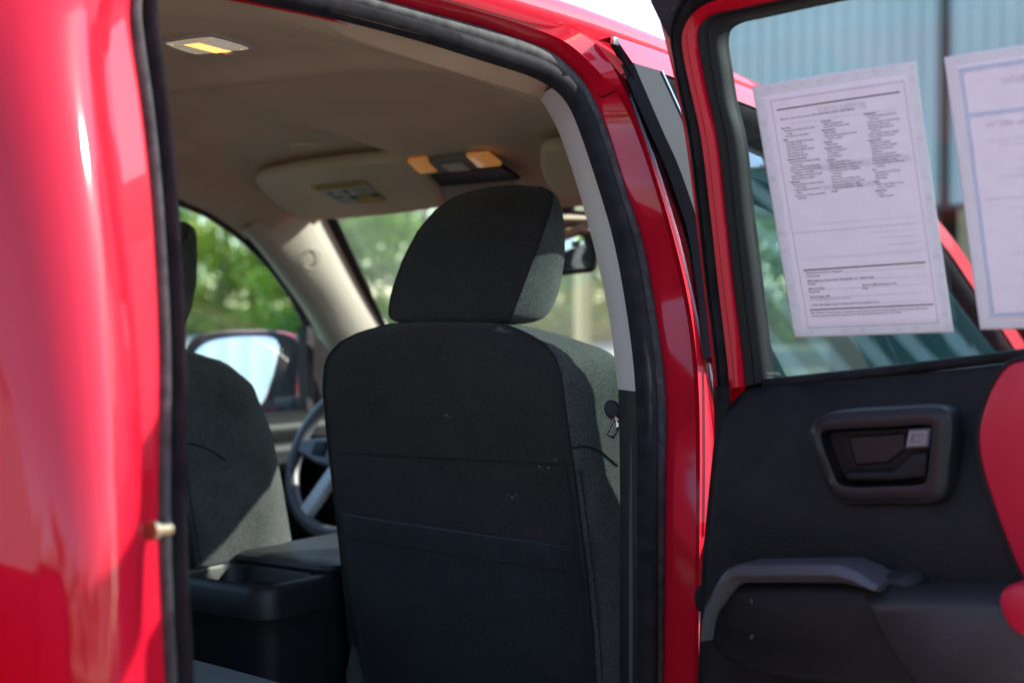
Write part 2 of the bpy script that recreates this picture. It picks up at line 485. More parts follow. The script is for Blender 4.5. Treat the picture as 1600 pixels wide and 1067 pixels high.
# rear corner of the cab (outer skin), turning back into the cab's rear wall
rearE = sE[(len(pxrows) + 2 + 4) * K:]
prof = [(-1.035, -.0), (-1.052, -.002), (-1.068, -.008), (-1.084, -.019), (-1.10, -.035), (-1.118, -.058), (-1.14, -.092), (-1.165, -.135), (-1.19, -.18), (-1.23, -.20), (-1.235, -.215), (-1.24, -.22)]
curves = [rearE]
for y, off in prof:
    c = []
    for p in rearE:
        z = min(p[2], 1.70)
        sh = (p[1] + 1.02) * max(0, 1 - (p[1] and (abs(y) - 1.045) / .15)) if y > -1.2 else 0
        c.append(np.array([xs(z) + off, y + sh, z]))
    curves.append(c)
body.loft(curves)
# left flank: same outline mirrored, closed doors and the left rear corner
def flank(zs, y0, y1, off=0.0):
    return [[np.array([-xs(z) - off, y, z]) for y in (y0, y0 + .02, y1 - .02, y1)] for z in zs]
body.loft(flank([.45, .6, .8, 1.0, 1.10], -1.24, .98))
body.loft(flank([1.10, 1.25, 1.4, 1.55, 1.66], -1.24, -1.0))
body.loft(flank([1.10, 1.25, 1.4, 1.55, 1.66], -.16, -.02))
body.loft([[np.array([-xs(z), y, z]) for z in (1.64, 1.68, 1.71)] for y in (-1.24, -.5, 0, .3)])
# lower right side: sill, front door skin below its window, bonnet, wings, cab rear wall, cargo bed
body.loft([[np.array([xs(z), y, z]) for z in (.38, .45, .5)] for y in (-1.24, -.9, 0, 1.0)])
body.loft([[np.array([x, -1.24, z]) for x in (-.88, -.5, 0, .5, .72)] for z in (.45, .8, 1.16)])
body.loft([[np.array([x, -1.24, z]) for x in (-.72, -.5, 0, .5, .66)] for z in (1.58, 1.66, 1.72)])
hood = []
for y, zc, hw in [(1.12, 1.06, .84), (1.3, 1.09, .86), (1.7, 1.10, .88), (2.2, 1.07, .88), (2.5, 1.0, .84), (2.6, .9, .8), (2.62, .55, .8)]:
    hood.append([np.array([x * hw, y, zc - .05 * abs(x) ** 4]) for x in (-1, -.9, -.6, -.3, 0, .3, .6, .9, 1)])
body.loft(hood)
for s in (1, -1):
    body.loft([[np.array([s * (.92 if z < 1.0 else .88), y, z]) for z in (.5, .75, .98, 1.02)] for y in (1.0, 1.3, 2.2, 2.5)])
    body.loft([[np.array([s * x, y, z]) for x, z in ((.93, .5), (.94, .8), (.93, 1.12), (.90, 1.17), (.84, 1.17), (.83, .85))] for y in (-1.28, -2.0, -2.95)])
body.loft([[np.array([x, -1.29, z]) for x in (-.9, 0, .9)] for z in (.5, .85, 1.16)])
body.loft([[np.array([x, -2.95, z]) for x in (-.93, 0, .93)] for z in (.5, .85, 1.16)])
body.loft([[np.array([x, y, .85]) for x in (-.83, 0, .83)] for y in (-1.29, -2.95)])
body_o = body.build('body', M['paint'], truck, 32)

# wheels
for s in (1, -1):
    for y in (1.75, -2.05):
        t = MB(); ring = []
        for q in range(40):
            a = q / 40 * 2 * math.pi
            ring.append([np.array([s * x, y + r * math.cos(a), .37 + r * math.sin(a)]) for x, r in ((.66, .24), (.655, .34), (.68, .37), (.86, .37), (.885, .34), (.88, .24))])
        t.loft(ring, cu=True)
        wo = t.build('wheel', M['tyre'], truck, 40)
        t = MB()
        t.loft([[np.array([s * x, y + r * math.cos(a), .37 + r * math.sin(a)]) for a in [2 * math.pi * j / 40 for j in range(40)]] for x, r in ((.80, .24), (.87, .24), (.85, .21), (.83, .10), (.86, .05))], cv=True, cap=True)
        t.build('rim', M['silver'], wo, 40)

# ---- floor and inner lower shell (keeps light out)
fl = MB()
fl.loft([[np.array([x, y, .45]) for x in (-.86, 0, .86)] for y in (-1.23, 0, 1.1)])
fl.loft([[np.array([x, 1.12, z]) for x in (-.84, 0, .84)] for z in (.45, 1.05)])
fl.build('floor_pan', M['carpet'], truck)

# ---- interior trim of the front pillar: pale upper, dark lower
tl = [(842, 150), (866, 190), (884, 235), (905, 300), (932, 400), (953, 500), (966, 608)]
ti = [PS(*p, -.150) for p in tl]
zt = [p[2] for p in ti]
to = [np.array([np.interp(z, [q[2] for q in sA[:14 * K]], [q[0] for q in sA[:14 * K]]) - .004, np.interp(z, [q[2] for q in sA[:13 * K]], [q[1] for q in sA[:13 * K]]) + .012, z]) for z in zt]
ti, to = cr(ti, 5), cr(to, 5)
mb = MB()
mid = [(a * .6 + b * .4) + np.array([.012, -.01, 0]) for a, b in zip(ti, to)]
mid2 = [(a * .25 + b * .75) + np.array([.008, -.006, 0]) for a, b in zip(ti, to)]
bk = [p + np.array([-.01, .07, 0]) for p in ti]
bk0 = [p + np.array([-.004, .006, 0]) for p in ti]
mb.loft([bk, bk0, ti, mid, mid2, to])
mb.build('pillar_trim', M['greige'], truck, 60)
tl = [(966, 609), (968, 700), (969, 850), (968, 1067), (968, 1250)]
ti = [PS(*p, -.150) for p in tl]
zt = [p[2] for p in ti]
to = [np.array([np.interp(z, [q[2] for q in sA[:14 * K]], [q[0] for q in sA[:14 * K]]) - .004, np.interp(z, [q[2] for q in sA[:13 * K]], [q[1] for q in sA[:13 * K]]) + .012, z]) for z in zt]
ti, to = cr(ti, 4), cr(to, 4)
mb = MB()
mid = [(a * .55 + b * .45) + np.array([.006, -.004, 0]) for a, b in zip(ti, to)]
bk = [p + np.array([-.01, .07, 0]) for p in ti]
mb.loft([bk, ti, mid, to])
mb.build('lower_pillar_trim', M['black'], truck, 60)

# ---- seat belt: webbing down the pillar, tongue and stop button
tl = [(991, 612), (986, 680), (984, 760), (983, 900), (983, 1067), (983, 1250)]
tr_ = [(996, 612), (995, 680), (995, 760), (994, 900), (993, 1067), (993, 1250)]
a = cr([PS(*p, -.118) for p in tl], 4); b = cr([PS(*p, -.112) for p in tr_], 4)
mb = MB(); mb.loft([[p + np.array([.0, -.0, 0]) for p in a], b]); 
belt = mb.build('seat_belt', M['belt'], truck, 60, solid=.0015)
mb = MB()
c0 = PS(957, 640, -.17); nrm = np.array([.45, -.85, .25]); nrm /= np.linalg.norm(nrm)
ex = np.cross(nrm, [0, 0, 1.0]); ex /= np.linalg.norm(ex); ey = np.cross(ex, nrm)
el = [(.011 * math.cos(t), .0135 * math.sin(t)) for t in [2 * math.pi * i / 20 for i in range(20)]]
ang = -.5
el = [(x * math.cos(ang) - y * math.sin(ang), x * math.sin(ang) + y * math.cos(ang)) for x, y in el]
pillow(mb, el, [(0, -.006), (0, .003), (.003, .006)], lambda p, q, h: c0 + ex * p + ey * q + nrm * h, back=True)
mb.build('stop_button', M['black'], belt, 30)
mb = MB()
pts = [PS(*p, -.168) for p in [(960, 652), (947, 679), (958, 683), (966, 668), (965, 655)]]
mb.tube(pts, .0022, 8, closed=True)
mb.tube([PS(960, 648, -.168), PS(966, 655, -.165)], .006, 8)
mb.build('belt_tongue', M['chrome'], belt, 40)

# ---- headliner
wl = [(262, 312), (272, 320), (330, 345), (400, 400), (450, 465), (480, 522)]
wpts = [PSL(x, y, .075) for x, y in wl]
top = [np.array([-(xs(1.60) - .075), -.03, 1.60]), np.array([-(xs(1.60) - .075), .18, 1.60])] + wpts[1:]
cW = cr(top, 5)
WY = [p[1] for p in cW]; WZ = [p[2] for p in cW]; WX = [p[0] for p in cW]
def proj(p):
    v = np.array(p) - CAM; t = v @ fw
    return np.array([800 + FPX * (v @ rt) / t, 533.5 - FPX * (v @ up) / t])
def st(fn, px, py, h):                           # parameters on a patch that lie behind a pixel
    s, t = .5, .5
    for _ in range(30):
        p = proj(fn(s, t, h)); a = proj(fn(s + .01, t, h)); b = proj(fn(s, t + .01, h))
        J = np.array([(a - p) / .01, (b - p) / .01]).T
        d = np.linalg.solve(J, np.array([px, py]) - p)
        s += float(np.clip(d[0], -.3, .3)); t += float(np.clip(d[1], -.3, .3))
    return (s, t)
def zhead(y): return float(np.interp(y, [-1.22, -1.0, -.8, -.45, -.2, .05, .25, .37, .5, .62, .72], [1.60, 1.665, 1.70, 1.715, 1.712, 1.703, 1.685, 1.667, 1.632, 1.592, 1.580]))
rail_ys = [-1.2, -1.05, -.95, -.85, -.75, -.65, -.55, -.45, -.35, -.25, -.15, -.08]
Lp = {(-.60): 1.665, (-.52): 1.650, (-.385): 1.645, (-.247): 1.640, (-.127): 1.635}
def zL(y): return float(np.interp(y, [-1.2, -.75, -.64, -.59, -.52, -.385, -.247, -.127, .1, .4, .7], [1.64, 1.672, 1.672, 1.668, 1.654, 1.646, 1.640, 1.635, 1.615, 1.58, 1.545]))
hl = MB()
yy = list(np.linspace(-1.22, .70, 90))
rows = []
for y in yy:
    zc = zhead(y)
    row = []
    xr = .575 if y < .0 else .575 - .0 * y
    zr_ = zL(y)
    # right fold
    xo = .630 if y < -.16 else float(np.interp(y, [-.16, -.10], [.630, .597]))
    seg = [(xo, min(zr_ + .016, 1.662)), (xo - .012, min(zr_ + .012, 1.662)), (xr, zr_), (xr - .004, zr_ + .004), (xr - .02, zr_ + .5 * (zc - zr_) - .002)]
    for x, z in seg: row.append(np.array([x, y, min(z, zroof(y) - .025)]))
    for x in np.linspace(.51, -.50, 81):
        t = min(1, abs(x) / .53)
        z = zc - (zc - zr_ - .012) * t ** (4 if y < 0 else 4 + 14 * min(1, y / .3))
        # transverse ridge (bows forward towards the right) and the raised central spine ahead of it
        yr = -.215 + .05 * max(0, x - .1)
        z -= .026 * math.exp(-((y - yr) / .032) ** 2) * max(0, 1 - (abs(x) / .5) ** 3)
        if y > yr:
            k = min(1, (y - yr) / .25)
            z -= k * .028 / (1 + math.exp(-(x + .10) / .007))
            z += k * .016 / (1 + math.exp(-(x - .19) / .03))
        row.append(np.array([x, y, z]))
    lo = zL(y) if y < -.03 else float(np.interp(y, WY, WZ)) + .010
    lx = -.66 if y < -.03 else float(np.interp(y, WY, WX)) + .004
    if y > .56:
        kk = min(1, (y - .56) / .1); lx = lx * (1 - kk) - .612 * kk; lo = max(lo, 1.52 + .03 * kk)
    row.append(np.array([-.548, y, min(zc, max(lo + .03, .45 * zc + .55 * lo) + .012)])); row.append(np.array([-.585, y, lo + .026])); row.append(np.array([lx + .03, y, lo + .008])); row.append(np.array([lx, y, lo]))
    rows.append(row)
hl.loft(rows)
# front header edge
last = rows[-1]
hl.loft([last, [p + np.array([0, .02, .01]) for p in last], [p + np.array([0, .03, .06]) for p in last]])
head = hl.build('headliner', M['headliner'], truck, 40)
mb = MB()   # small round clip recess
c0 = PZ(475, 229, zhead(.35) - .018)
mb.loft([[c0 + np.array([r * math.cos(a) * 1.25, r * math.sin(a), h]) for a in [2 * math.pi * i / 20 for i in range(20)]] for r, h in ((.024, .004), (.022, -.002), (.017, -.001), (.014, .008))], cv=True)
mb.build('clip_cover', M['headliner'], head, 60)
# shadow line where rail trim meets the pillar trim


# ---- dome lamp
def quad_fn(P, n=None):
    P = [np.array(p) for p in P]
    nn = np.cross(P[1] - P[0], P[3] - P[0]); nn /= np.linalg.norm(nn)
    if nn[2] > 0: nn = -nn
    return lambda s, t, h: (P[0] * (1 - s) + P[1] * s) * (1 - t) + (P[3] * (1 - s) + P[2] * s) * t + nn * h
sq = lambda r=.12: cr([(r, 0), (1 - r, 0), (1, r), (1, 1 - r), (1 - r, 1), (r, 1), (0, 1 - r), (0, r)], 3, True)
zd = zhead(-.36) - .002
dq = [PZ(247, 63, zd), PZ(330, 51, zd), PZ(404, 73, zd), PZ(300, 82, zd)]
fn = quad_fn(dq)
mb = MB(); pillow(mb, sq(.08), [(0, -.01), (0, .002), (.03, .004), (.07, .004), (.08, .001)], fn, cap=False)
dome = mb.build('dome_light', M['cream'], truck, 40)
mb = MB(); pillow(mb, inset(sq(.08), .07), [(0, .001), (.02, .005), (.12, .007)], fn)
M['lens'] = mat('lamp_lens', (.85, .80, .70), .22, spec=.6); bsdf(M['lens']).inputs['Emission Color'].default_value = (1, .82, .55, 1); bsdf(M['lens']).inputs['Emission Strength'].default_value = .05
mb.build('lens', M['lens'], dome, 40)
mb = MB(); pillow(mb, [(.36, .18), (.62, .18), (.68, .85), (.44, .85)], [(0, .004), (0, .0078), (.03, .0084)], fn)
M['bulb'] = emit('lit_bulb_window', (1.0, .42, .10), .5, (.8, .5, .2))
mb.build('lit_bulb', M['bulb'], dome, 40)
mb = MB(); pillow(mb, [(.56, .86), (.64, .86), (.64, .97), (.56, .97)], [(0, .003), (0, .009), (.02, .011)], fn)
mb.build('switch', M['cream'], dome, 40)

# ---- overhead console with two map lamps
cq = [PX(626, 249, -.105), PX(757, 231, .125), PX(822, 287, .125), PX(696, 312, -.115)]
fnc = quad_fn(cq)
mb = MB(); pillow(mb, sq(.08), [(0, -.05), (0, .010), (.02, .016), (.05, .017)], fnc)
M['consoleroof'] = mat('console_housing', (.20, .17, .14), .55, spec=.3); cons = mb.build('overhead_console', M['consoleroof'], truck, 40)
M['amber'] = emit('amber_lens', (1.0, .40, .10), .05, (.55, .26, .08))
for q in (((637, 252), (664, 249), (683, 268), (654, 271)), ((728, 243), (762, 241), (783, 258), (747, 261))):
    mb = MB()
    pillow(mb, [st(fnc, x, y, .018) for x, y in q], [(0, .012), (0, .019), (.012, .021)], fnc)
    mb.build('map_light', M['amber'], cons, 40)
mb = MB(); pillow(mb, [st(fnc, x, y, .018) for x, y in ((674, 274), (783, 261), (812, 280), (690, 291))], [(0, .012), (0, .0195), (.02, .0185)], fnc)
mb.build('storage_lid', mat('console_lid', (.012, .016, .018), .55, spec=.12), cons, 40)
mb = MB(); pillow(mb, [st(fnc, x, y, .018) for x, y in ((690, 258), (722, 255), (735, 265), (705, 268))], [(0, .012), (0, .020), (.02, .022)], fnc)
mb.build('switch_panel', M['cream'], cons, 40)

# ---- sun visors
def visor(q, name):
    f = quad_fn(q)
    mb = MB(); pillow(mb, sq(.09), [(.02, -.012), (0, -.006), (0, .006), (.02, .012), (.05, .014)], f, back=True)
    return mb.build(name, M['headliner'], truck, 50), f
vq = [PX(392, 271, -.50), PX(632, 239, -.06), PX(700, 317, -.10), PX(468, 339, -.57)]
vis, fv = visor(vq, 'sun_visor')
vn = np.cross(vq[1] - vq[0], vq[3] - vq[0]); vn /= np.linalg.norm(vn); vn = -vn if vn[2] > 0 else vn
lq = [fv(*st(fv, x, y, .018), .018) for x, y in ((484, 292), (566, 282), (602, 313), (538, 320))]
fl_ = quad_fn(lq)
mb = MB()
def lab(a, b, c, d, h, m): mb.add([fl_(a, b, h), fl_(c, b, h), fl_(c, d, h), fl_(a, d, h)], [(0, 1, 2, 3)], m)
lab(0, 0, 1, 1, 0, 1); lab(0, 0, 1, .24, .0006, 0); lab(.36, .60, 1, 1, .0006, 2); lab(.40, .80, 1, .96, .0011, 0); lab(.55, .64, .85, .76, .0011, 0)
lab(.10, .32, .18, .5, .0006, 2); lab(.42, .30, .52, .5, .0006, 2); lab(.06, .58, .28, .66, .0006, 2); lab(.30, .36, .38, .42, .0006, 3); lab(.62, .34, .94, .40, .0006, 3); lab(.62, .46, .90, .52, .0006, 3); lab(.06, .76, .30, .80, .0006, 3); lab(.06, .88, .26, .92, .0006, 3)
for i in range(8): lab(.08 + i * .11, .08, .15 + i * .11, .17, .0011, 2)
mb.build('warning_label', [mat('label_yellow', (.42, .27, .012), .6), mat('label_white', (.40, .37, .33), .6), mat('label_black', (.03, .035, .035), .6), mat('label_grey', (.16, .14, .12), .6)], vis)
mb = MB(); c0 = PP(683, 314, vq[0], vn); mb.tube([c0 + np.array([-.02, 0, -.004]), c0 + np.array([.03, .0, -.004])], .011, 10); mb.build('visor_clip', M['headliner'], vis, 50)
vq2 = [PX(843, 222, .28), PX(905, 205, .55), PX(960, 310, .55), PX(905, 303, .17)]
visor([vq2[0], np.array([.56, vq2[0][1] + .02, vq2[0][2] - .02]), np.array([.57, .60, 1.55]), np.array([.17, .55, 1.565])], 'sun_visor')

# ---- windscreen, front pillars inside
apL_r = [(476, 316), (490, 344), (520, 395), (552, 455), (588, 508), (640, 590)]
apL_l = [(392, 352), (424, 388), (452, 425), (485, 470), (522, 532), (560, 590)]
ar = cr([PX(x, y, -.588 - .012 * i) for i, (x, y) in enumerate(apL_r)], 4)
al = cr([PX(x, y, -.620 - .012 * i) for i, (x, y) in enumerate(apL_l)], 4)
al2 = cr([PX(x - 15, y + 8, -.651 - .014 * i) for i, (x, y) in enumerate(apL_l)], 4)
tipx = PX(470, 338, -.60)
mb = MB()
midp = [(p + q) / 2 + np.array([.014, -.008, .002]) for p, q in zip(ar, al)]
m1 = [p * .85 + q * .15 + np.array([.012, -.006, .002]) for p, q in zip(ar, al)]
m2 = [p * .15 + q * .85 + np.array([.008, -.006, .002]) for p, q in zip(ar, al)]
mb.loft([[p + np.array([-.01, .05, .01]) for p in ar], ar, m1, midp, m2, al, [p * .5 + q * .5 + np.array([.004, -.004, 0]) for p, q in zip(al, al2)], al2, [p + np.array([-.02, .03, -.004]) for p in al2]])
ap = mb.build('front_pillar_trim', M['cream'], truck, 50)
fnA = lambda p: None
c0 = (PX(485, 404, -.625)); pn = np.cross(ar[8] - ar[4], al[4] - ar[4]); pn /= np.linalg.norm(pn)
if pn @ (CAM - c0) < 0: pn = -pn
e1 = (al[6] - ar[6]); e1 /= -np.linalg.norm(e1); e2 = np.cross(pn, e1)
if e2[2] < 0: e2 = -e2
c0 = PP(487, 404, (ar[6] + al[6]) / 2 + pn * .0165, pn)
mb = MB(); mb.tube([c0 + e1 * .024 * math.cos(a) + e2 * .024 * math.sin(a) for a in [2 * math.pi * i / 24 for i in range(24)]], .0014, 6, closed=True)
def text_verts(s, size, bold=False):
    cu = bpy.data.curves.new('t', 'FONT'); cu.body = s; cu.size = size; cu.resolution_u = 1
    cu.offset = size * (.030 if bold else .014)
    ob = bpy.data.objects.new('t', cu); col.objects.link(ob)
    dg = bpy.context.evaluated_depsgraph_get()
    me = bpy.data.meshes.new_from_object(ob.evaluated_get(dg))
    v = [tuple(q.co) for q in me.vertices]; f = [tuple(p.vertices) for p in me.polygons]
    bpy.data.objects.remove(ob); bpy.data.curves.remove(cu); bpy.data.meshes.remove(me)
    return v, f
for s_, dy in (('SRS', .003), ('AIRBAG', -.008)):
    v, f = text_verts(s_, .010)
    wd = max(q[0] for q in v)
    mb.add([c0 + e1 * (q[0] - wd / 2) + e2 * (q[1] + dy) + pn * .0008 for q in v], f)
mb.build('airbag_mark', M['cream'], ap, 60)
# right front pillar inside (mirrored)
mb = MB()
mir = lambda c: [np.array([-p[0], p[1], p[2]]) for p in c]
mb.loft([mir([p + np.array([-.01, .05, .01]) for p in ar]), mir(ar), mir(midp), mir(al), mir([p + np.array([-.035, .03, -.004]) for p in al])])
mb.build('front_pillar_trim', M['cream'], truck, 50)
# windscreen
ws_ = []
for t in np.linspace(0, 1, 8):
    row = []
    for x in np.linspace(-1, 1, 15):
        hw = .61 + .09 * t
        yc = .79 + .70 * t - (.09 + .20 * t) * abs(x) ** 2.2
        zc = 1.625 - .555 * t - .02 * x * x
        row.append(np.array([x * hw, yc, zc]))
    ws_.append(row)
mb = MB(); mb.loft(ws_); mb.build('windscreen', M['glass'], truck, 60, solid=.004)
for i in (0, -1):                                 # black frit edge of the screen
    mb = MB(); mb.loft([[r[i] for r in ws_], [r[i] + np.array([.03 if i == 0 else -.03, .012, .0]) for r in ws_]]); mb.build('windscreen_frit', M['dark'], truck, 60, solid=.005)

# ---- driver's side window, door and inner trim (left)
zb = 1.098
def bl(y): return np.array([-(xs(zb) - .075), y, zb])
botW = [bl(q[1]) for q in cW]
mb = MB(); mb.loft([cW, [a * .5 + b * .5 + np.array([-.008, 0, 0]) for a, b in zip(cW, botW)], botW])
# left front door: frame, lower trim, glass
ld = MB()
out1 = [p + np.array([.012, -.000, .006]) + np.array([0, .012, .008]) * (1 if i > 10 else .3) for i, p in enumerate(cW)]
ld.loft([cW, out1], m=1)                                                       # black run channel
out2 = [p + np.array([-.01, .03, .02]) for p in out1]
out3 = [p + np.array([-.04, .06, .03]) for p in out1]
ld.loft([out1, out2], m=1); ld.loft([out2, out3], m=0)                                               # painted frame seen in the gap
# sail (black triangle behind the mirror) and divider
yq = cW[-1][1]
ld.add([cW[-1] + np.array([.006, -.005, .012]), cW[-1] + np.array([-.0, .20, -.10]), bl(yq + .24) , bl(yq - .005) + np.array([.006, 0, 0])], [(0, 1, 2, 3)], 1)
ld.box(-.775, -.745, yq - .012, yq + .012, zb - .02, cW[-1][2] + .02, 1)
# lower door trim: rounded top pad, ledge, flat panel
tz = [(-.775, 1.098), (-.755, 1.102), (-.735, 1.094), (-.722, 1.075), (-.716, 1.05), (-.722, 1.03), (-.712, 1.018), (-.69, 1.005), (-.682, .985), (-.70, .96), (-.72, .92), (-.72, .80), (-.66, .79), (-.66, .76), (-.72, .72), (-.73, .5)]
ld.loft([[np.array([x, y, z]) for x, z in tz] for y in (-.06, .3, .6, .9, 1.05)], m=2)
M['doorpad'] = mat('door_pad', (.05, .055, .05), .6, spec=.2)
ldo = ld.build('front_door', [M['paint'], M['black'], mat('driver_door_trim', (.011, .012, .012), .7, spec=.08)], truck, 40)
mb.build('window_glass', M['tint'], ldo, 60, solid=.004)
mb = MB()
for z0, x0 in ((1.062, -.7195), (1.012, -.700)):
    mb.loft([[np.array([x0 + dx, y, z0 + dz]) for dx, dz in ((-.004, .014), (.004, .008), (.007, 0), (.004, -.008), (-.004, -.014))] for y in (.30, .6, .92)])
mb.build('trim_strip', M['doorpad'], ldo, 50)
# inner trim behind the driver's window (left centre pillar) and rear left door (closed)
mb = MB()
mb.loft([[np.array([-(xs(z) - .09) + dx, y, z]) for z in (1.1, 1.2, 1.35, 1.5, 1.62)] for y, dx in ((-.24, 0), (-.20, .03), (-.06, .03), (-.02, 0))])
mb.build('left_pillar_trim', M['cream'], truck, 50)
mb = MB()
mb.loft([[np.array([-(xs(z) - .06), y, z]) for z in (.45, .8, 1.05, 1.12)] for y in (-1.2, -.7, -.1)])
mb.loft([[np.array([-(xs(z) - .06), y, z]) for z in (1.1, 1.4, 1.64)] for y in (-1.23, -.98)])
rld = mb.build('rear_left_door_trim', M['black'], truck, 50)
mb = MB()
mb.loft([[np.array([-(xs(z) - .02), y, z]) for z in (1.1, 1.3, 1.5, 1.65)] for y in (-1.0, -.16)])
mb.build('window_glass', M['tint'], rld, 60, solid=.004)
# cab back wall inside and rear window
mb = MB()
mb.loft([[np.array([x, -1.21, z]) for x in (-.78, -.4, 0, .4, .78)] for z in (.45, .8, 1.16)])
for s in (1, -1): mb.loft([[np.array([s * x, -1.21, z]) for x in (.58, .72)] for z in (1.14, 1.4, 1.66)])
bwl = mb.build('cab_back_trim', M['black'], truck, 50)
mb = MB(); mb.loft([[np.array([x, -1.23, z]) for x in (-.62, 0, .62)] for z in (1.15, 1.4, 1.64)]); mb.build('rear_window', M['tint'], truck, 60, solid=.004)
# rear pillar inside (right): pale trim behind the seal
rp = [i for i in range((len(pxrows) + 2 + 4) * K, len(sA))]
mb = MB(); mb.loft([[sA[i] + np.array([.006, .004, 0]) for i in rp], [sA[i] + np.array([-.02, -.01, 0]) for i in rp], [np.array([sA[i][0] - .06, -1.2, sA[i][2]]) for i in rp]])
mb.build('rear_pillar_trim', M['cream'], truck, 50)
# striker
mb = MB()
s0 = PS(236, 829, -.05); s1 = PS(268, 826, -.05)
mb.tube([s0 + (s1 - s0) * t for t in (0, .18, .2, .9, 1.0)], [.008, .008, .0052, .0052, .003], 14)
mb.build('door_striker', M['brass'], truck, 30)

# ---- dashboard
mb = MB()
dsh = []
for x in np.linspace(-.74, .74, 25):
    hump = .045 * math.exp(-((x + .37) / .17) ** 4)
    dsh.append([np.array([x, y, z]) for y, z in ((1.15, 1.05), (.95, 1.06), (.84, 1.055 + hump), (.78, 1.045 + hump), (.76, 1.02 + hump * .6), (.79, .99), (.80, .86), (.84, .72), (.90, .55))])
mb.loft(dsh); mb.build('dashboard', M['black'], truck, 40)

# ---- steering wheel
C0 = np.array([-.37, .578, 1.03]); tl_ = math.radians(27)
sx_ = np.array([1.0, 0, 0]); sn = np.array([0, -math.cos(tl_), math.sin(tl_)]); sy = np.array([0, math.sin(tl_), math.cos(tl_)])
W3 = lambda a, b, h=0: C0 + sx_ * a + sy * b + sn * h
mb = MB()
mb.tube([W3(.183 * math.cos(a), .183 * math.sin(a)) for a in [2 * math.pi * i / 64 for i in range(64)]], .0155, 12, closed=True)
sw = mb.build('steering_wheel', M['satin'], truck, 60)
mb = MB(); mb.loft([[W3(r * math.cos(a), r * .85 * math.sin(a) - .005, h) for a in [2 * math.pi * i / 28 for i in range(28)]] for r, h in ((.08, -.05), (.078, .0), (.068, .018), (.03, .024))], cv=True, cap=True); mb.build('hub_pad', M['black'], sw, 50)
for s in (1, -1):
    mb = MB(); pillow(mb, [(s * .06, -.02), (s * .095, -.10), (s * .118, -.150), (s * .085, -.165), (s * .06, -.11), (s * .035, -.04)], [(0, -.008), (0, .006), (.004, .010)], W3, back=True); mb.build('lower_spoke', M['silver'], sw, 40)
    mb = MB(); pillow(mb, [(s * .06, .032), (s * .11, .030), (s * .172, .022), (s * .172, -.006), (s * .11, -.028), (s * .06, -.035)], [(0, -.008), (0, .008), (.004, .012)], W3, back=True); mb.build('side_spoke', M['satin'], sw, 40)
    mb = MB(); pillow(mb, [(s * .085, .020), (s * .125, .018), (s * .125, -.012), (s * .085, -.016)], [(0, .008), (0, .014), (.003, .016)], W3); mb.build('control_buttons', M['black'], sw, 40)

# ---- rear view mirror
mp0 = np.array([.05, .80, 1.49]); mn = np.array([.278, -.96, -.01]); mn /= np.linalg.norm(mn)
mo = [(820, 345), (825, 335), (915, 330), (928, 338), (932, 352), (932, 412), (926, 424), (910, 427), (830, 430), (822, 420)]
pts = [PP(x, y, mp0, mn) for x, y in mo]
ctr = sum(pts) / len(pts); mx_ = np.cross([0, 0, 1.0], mn); mx_ /= np.linalg.norm(mx_); my_ = np.cross(mn, mx_)
o2 = [((p - ctr) @ mx_, (p - ctr) @ my_) for p in pts]
fm = lambda a, b, h: ctr + mx_ * a + my_ * b + mn * h
o2s = cr(o2, 3, True)
mb = MB(); pillow(mb, o2s, [(.012, -.035), (.002, -.02), (0, -.002), (.002, .001), (.009, .001), (.010, -.001)], fm, cap=False, back=True)
rvm = mb.build('rear_view_mirror', M['black'], truck, 40)
mb = MB(); pillow(mb, inset(o2s, .0095), [(0, -.0012), (.0005, -.001)], fm); mb.build('mirror_glass', M['mirror'], rvm, 60)
mb = MB(); gq = [PP(x, y, mp0 + mn * .0, mn) for x, y in ((893, 377), (906, 377), (906, 386), (893, 386))]; mb.add(gq, [(0, 1, 2, 3)]); mb.build('compass_display', mat('display', (.10, .13, .17), .3), rvm)
mb = MB(); mb.tube([ctr + mn * -.03 + np.array([0, 0, .02]), ctr + np.array([.0, .01, .08]), ctr + np.array([.0, -.02, .14])], [.012, .016, .03], 10); mb.build('mirror_stem', M['black'], rvm, 50)

# ---- left door mirror
gp0 = np.array([-1.04, .86, 1.19]); gn = np.array([.28, -.955, .03]); gn /= np.linalg.norm(gn)
ho = [(282, 566), (288, 542), (302, 526), (330, 519), (380, 516), (430, 517), (458, 525), (472, 540), (474, 556), (466, 600), (455, 640), (430, 652), (380, 650), (300, 640)]
go = [(300, 566), (306, 550), (322, 536), (350, 528), (395, 525), (428, 528), (438, 541), (434, 566), (424, 602), (412, 630), (396, 640), (360, 636), (310, 626)]
gc = PP(375, 580, gp0, gn); gx = np.cross([0, 0, 1.0], gn); gx /= np.linalg.norm(gx); gy = np.cross(gn, gx)
fg = lambda a, b, h: gc + gx * a + gy * b + gn * h
to2 = lambda L_: [((PP(x, y, gp0, gn) - gc) @ gx, (PP(x, y, gp0, gn) - gc) @ gy) for x, y in L_]
hs = cr(to2(ho), 3, True); gs = cr(to2(go), 3, True)
mb = MB(); pillow(mb, hs, [(.10, -.15), (.05, -.135), (.015, -.08), (0, -.02), (.003, -.004), (.006, 0)], fg, m=0)
for i, f in enumerate(mb.f):
    z = np.mean([mb.v[j][2] for j in f]); 
    rel = (np.mean([mb.v[j] for j in f], axis=0) - gc)
    if rel @ gy < .03 or rel @ gn > -.012: mb.m[i] = 1
mir_o = mb.build('side_mirror', [M['paint'], M['black']], truck, 40)
mb = MB(); pillow(mb, gs, [(0, .0005), (.003, .002), (.004, .002)], fg); mb.build('mirror_glass', M['mirror'], mir_o, 60)
mb = MB(); mb.tube([gc + np.array([.12, .0, -.10]), np.array([-.86, .90, 1.08])], [.035, .05], 12); mb.build('mirror_arm', M['black'], mir_o, 50)

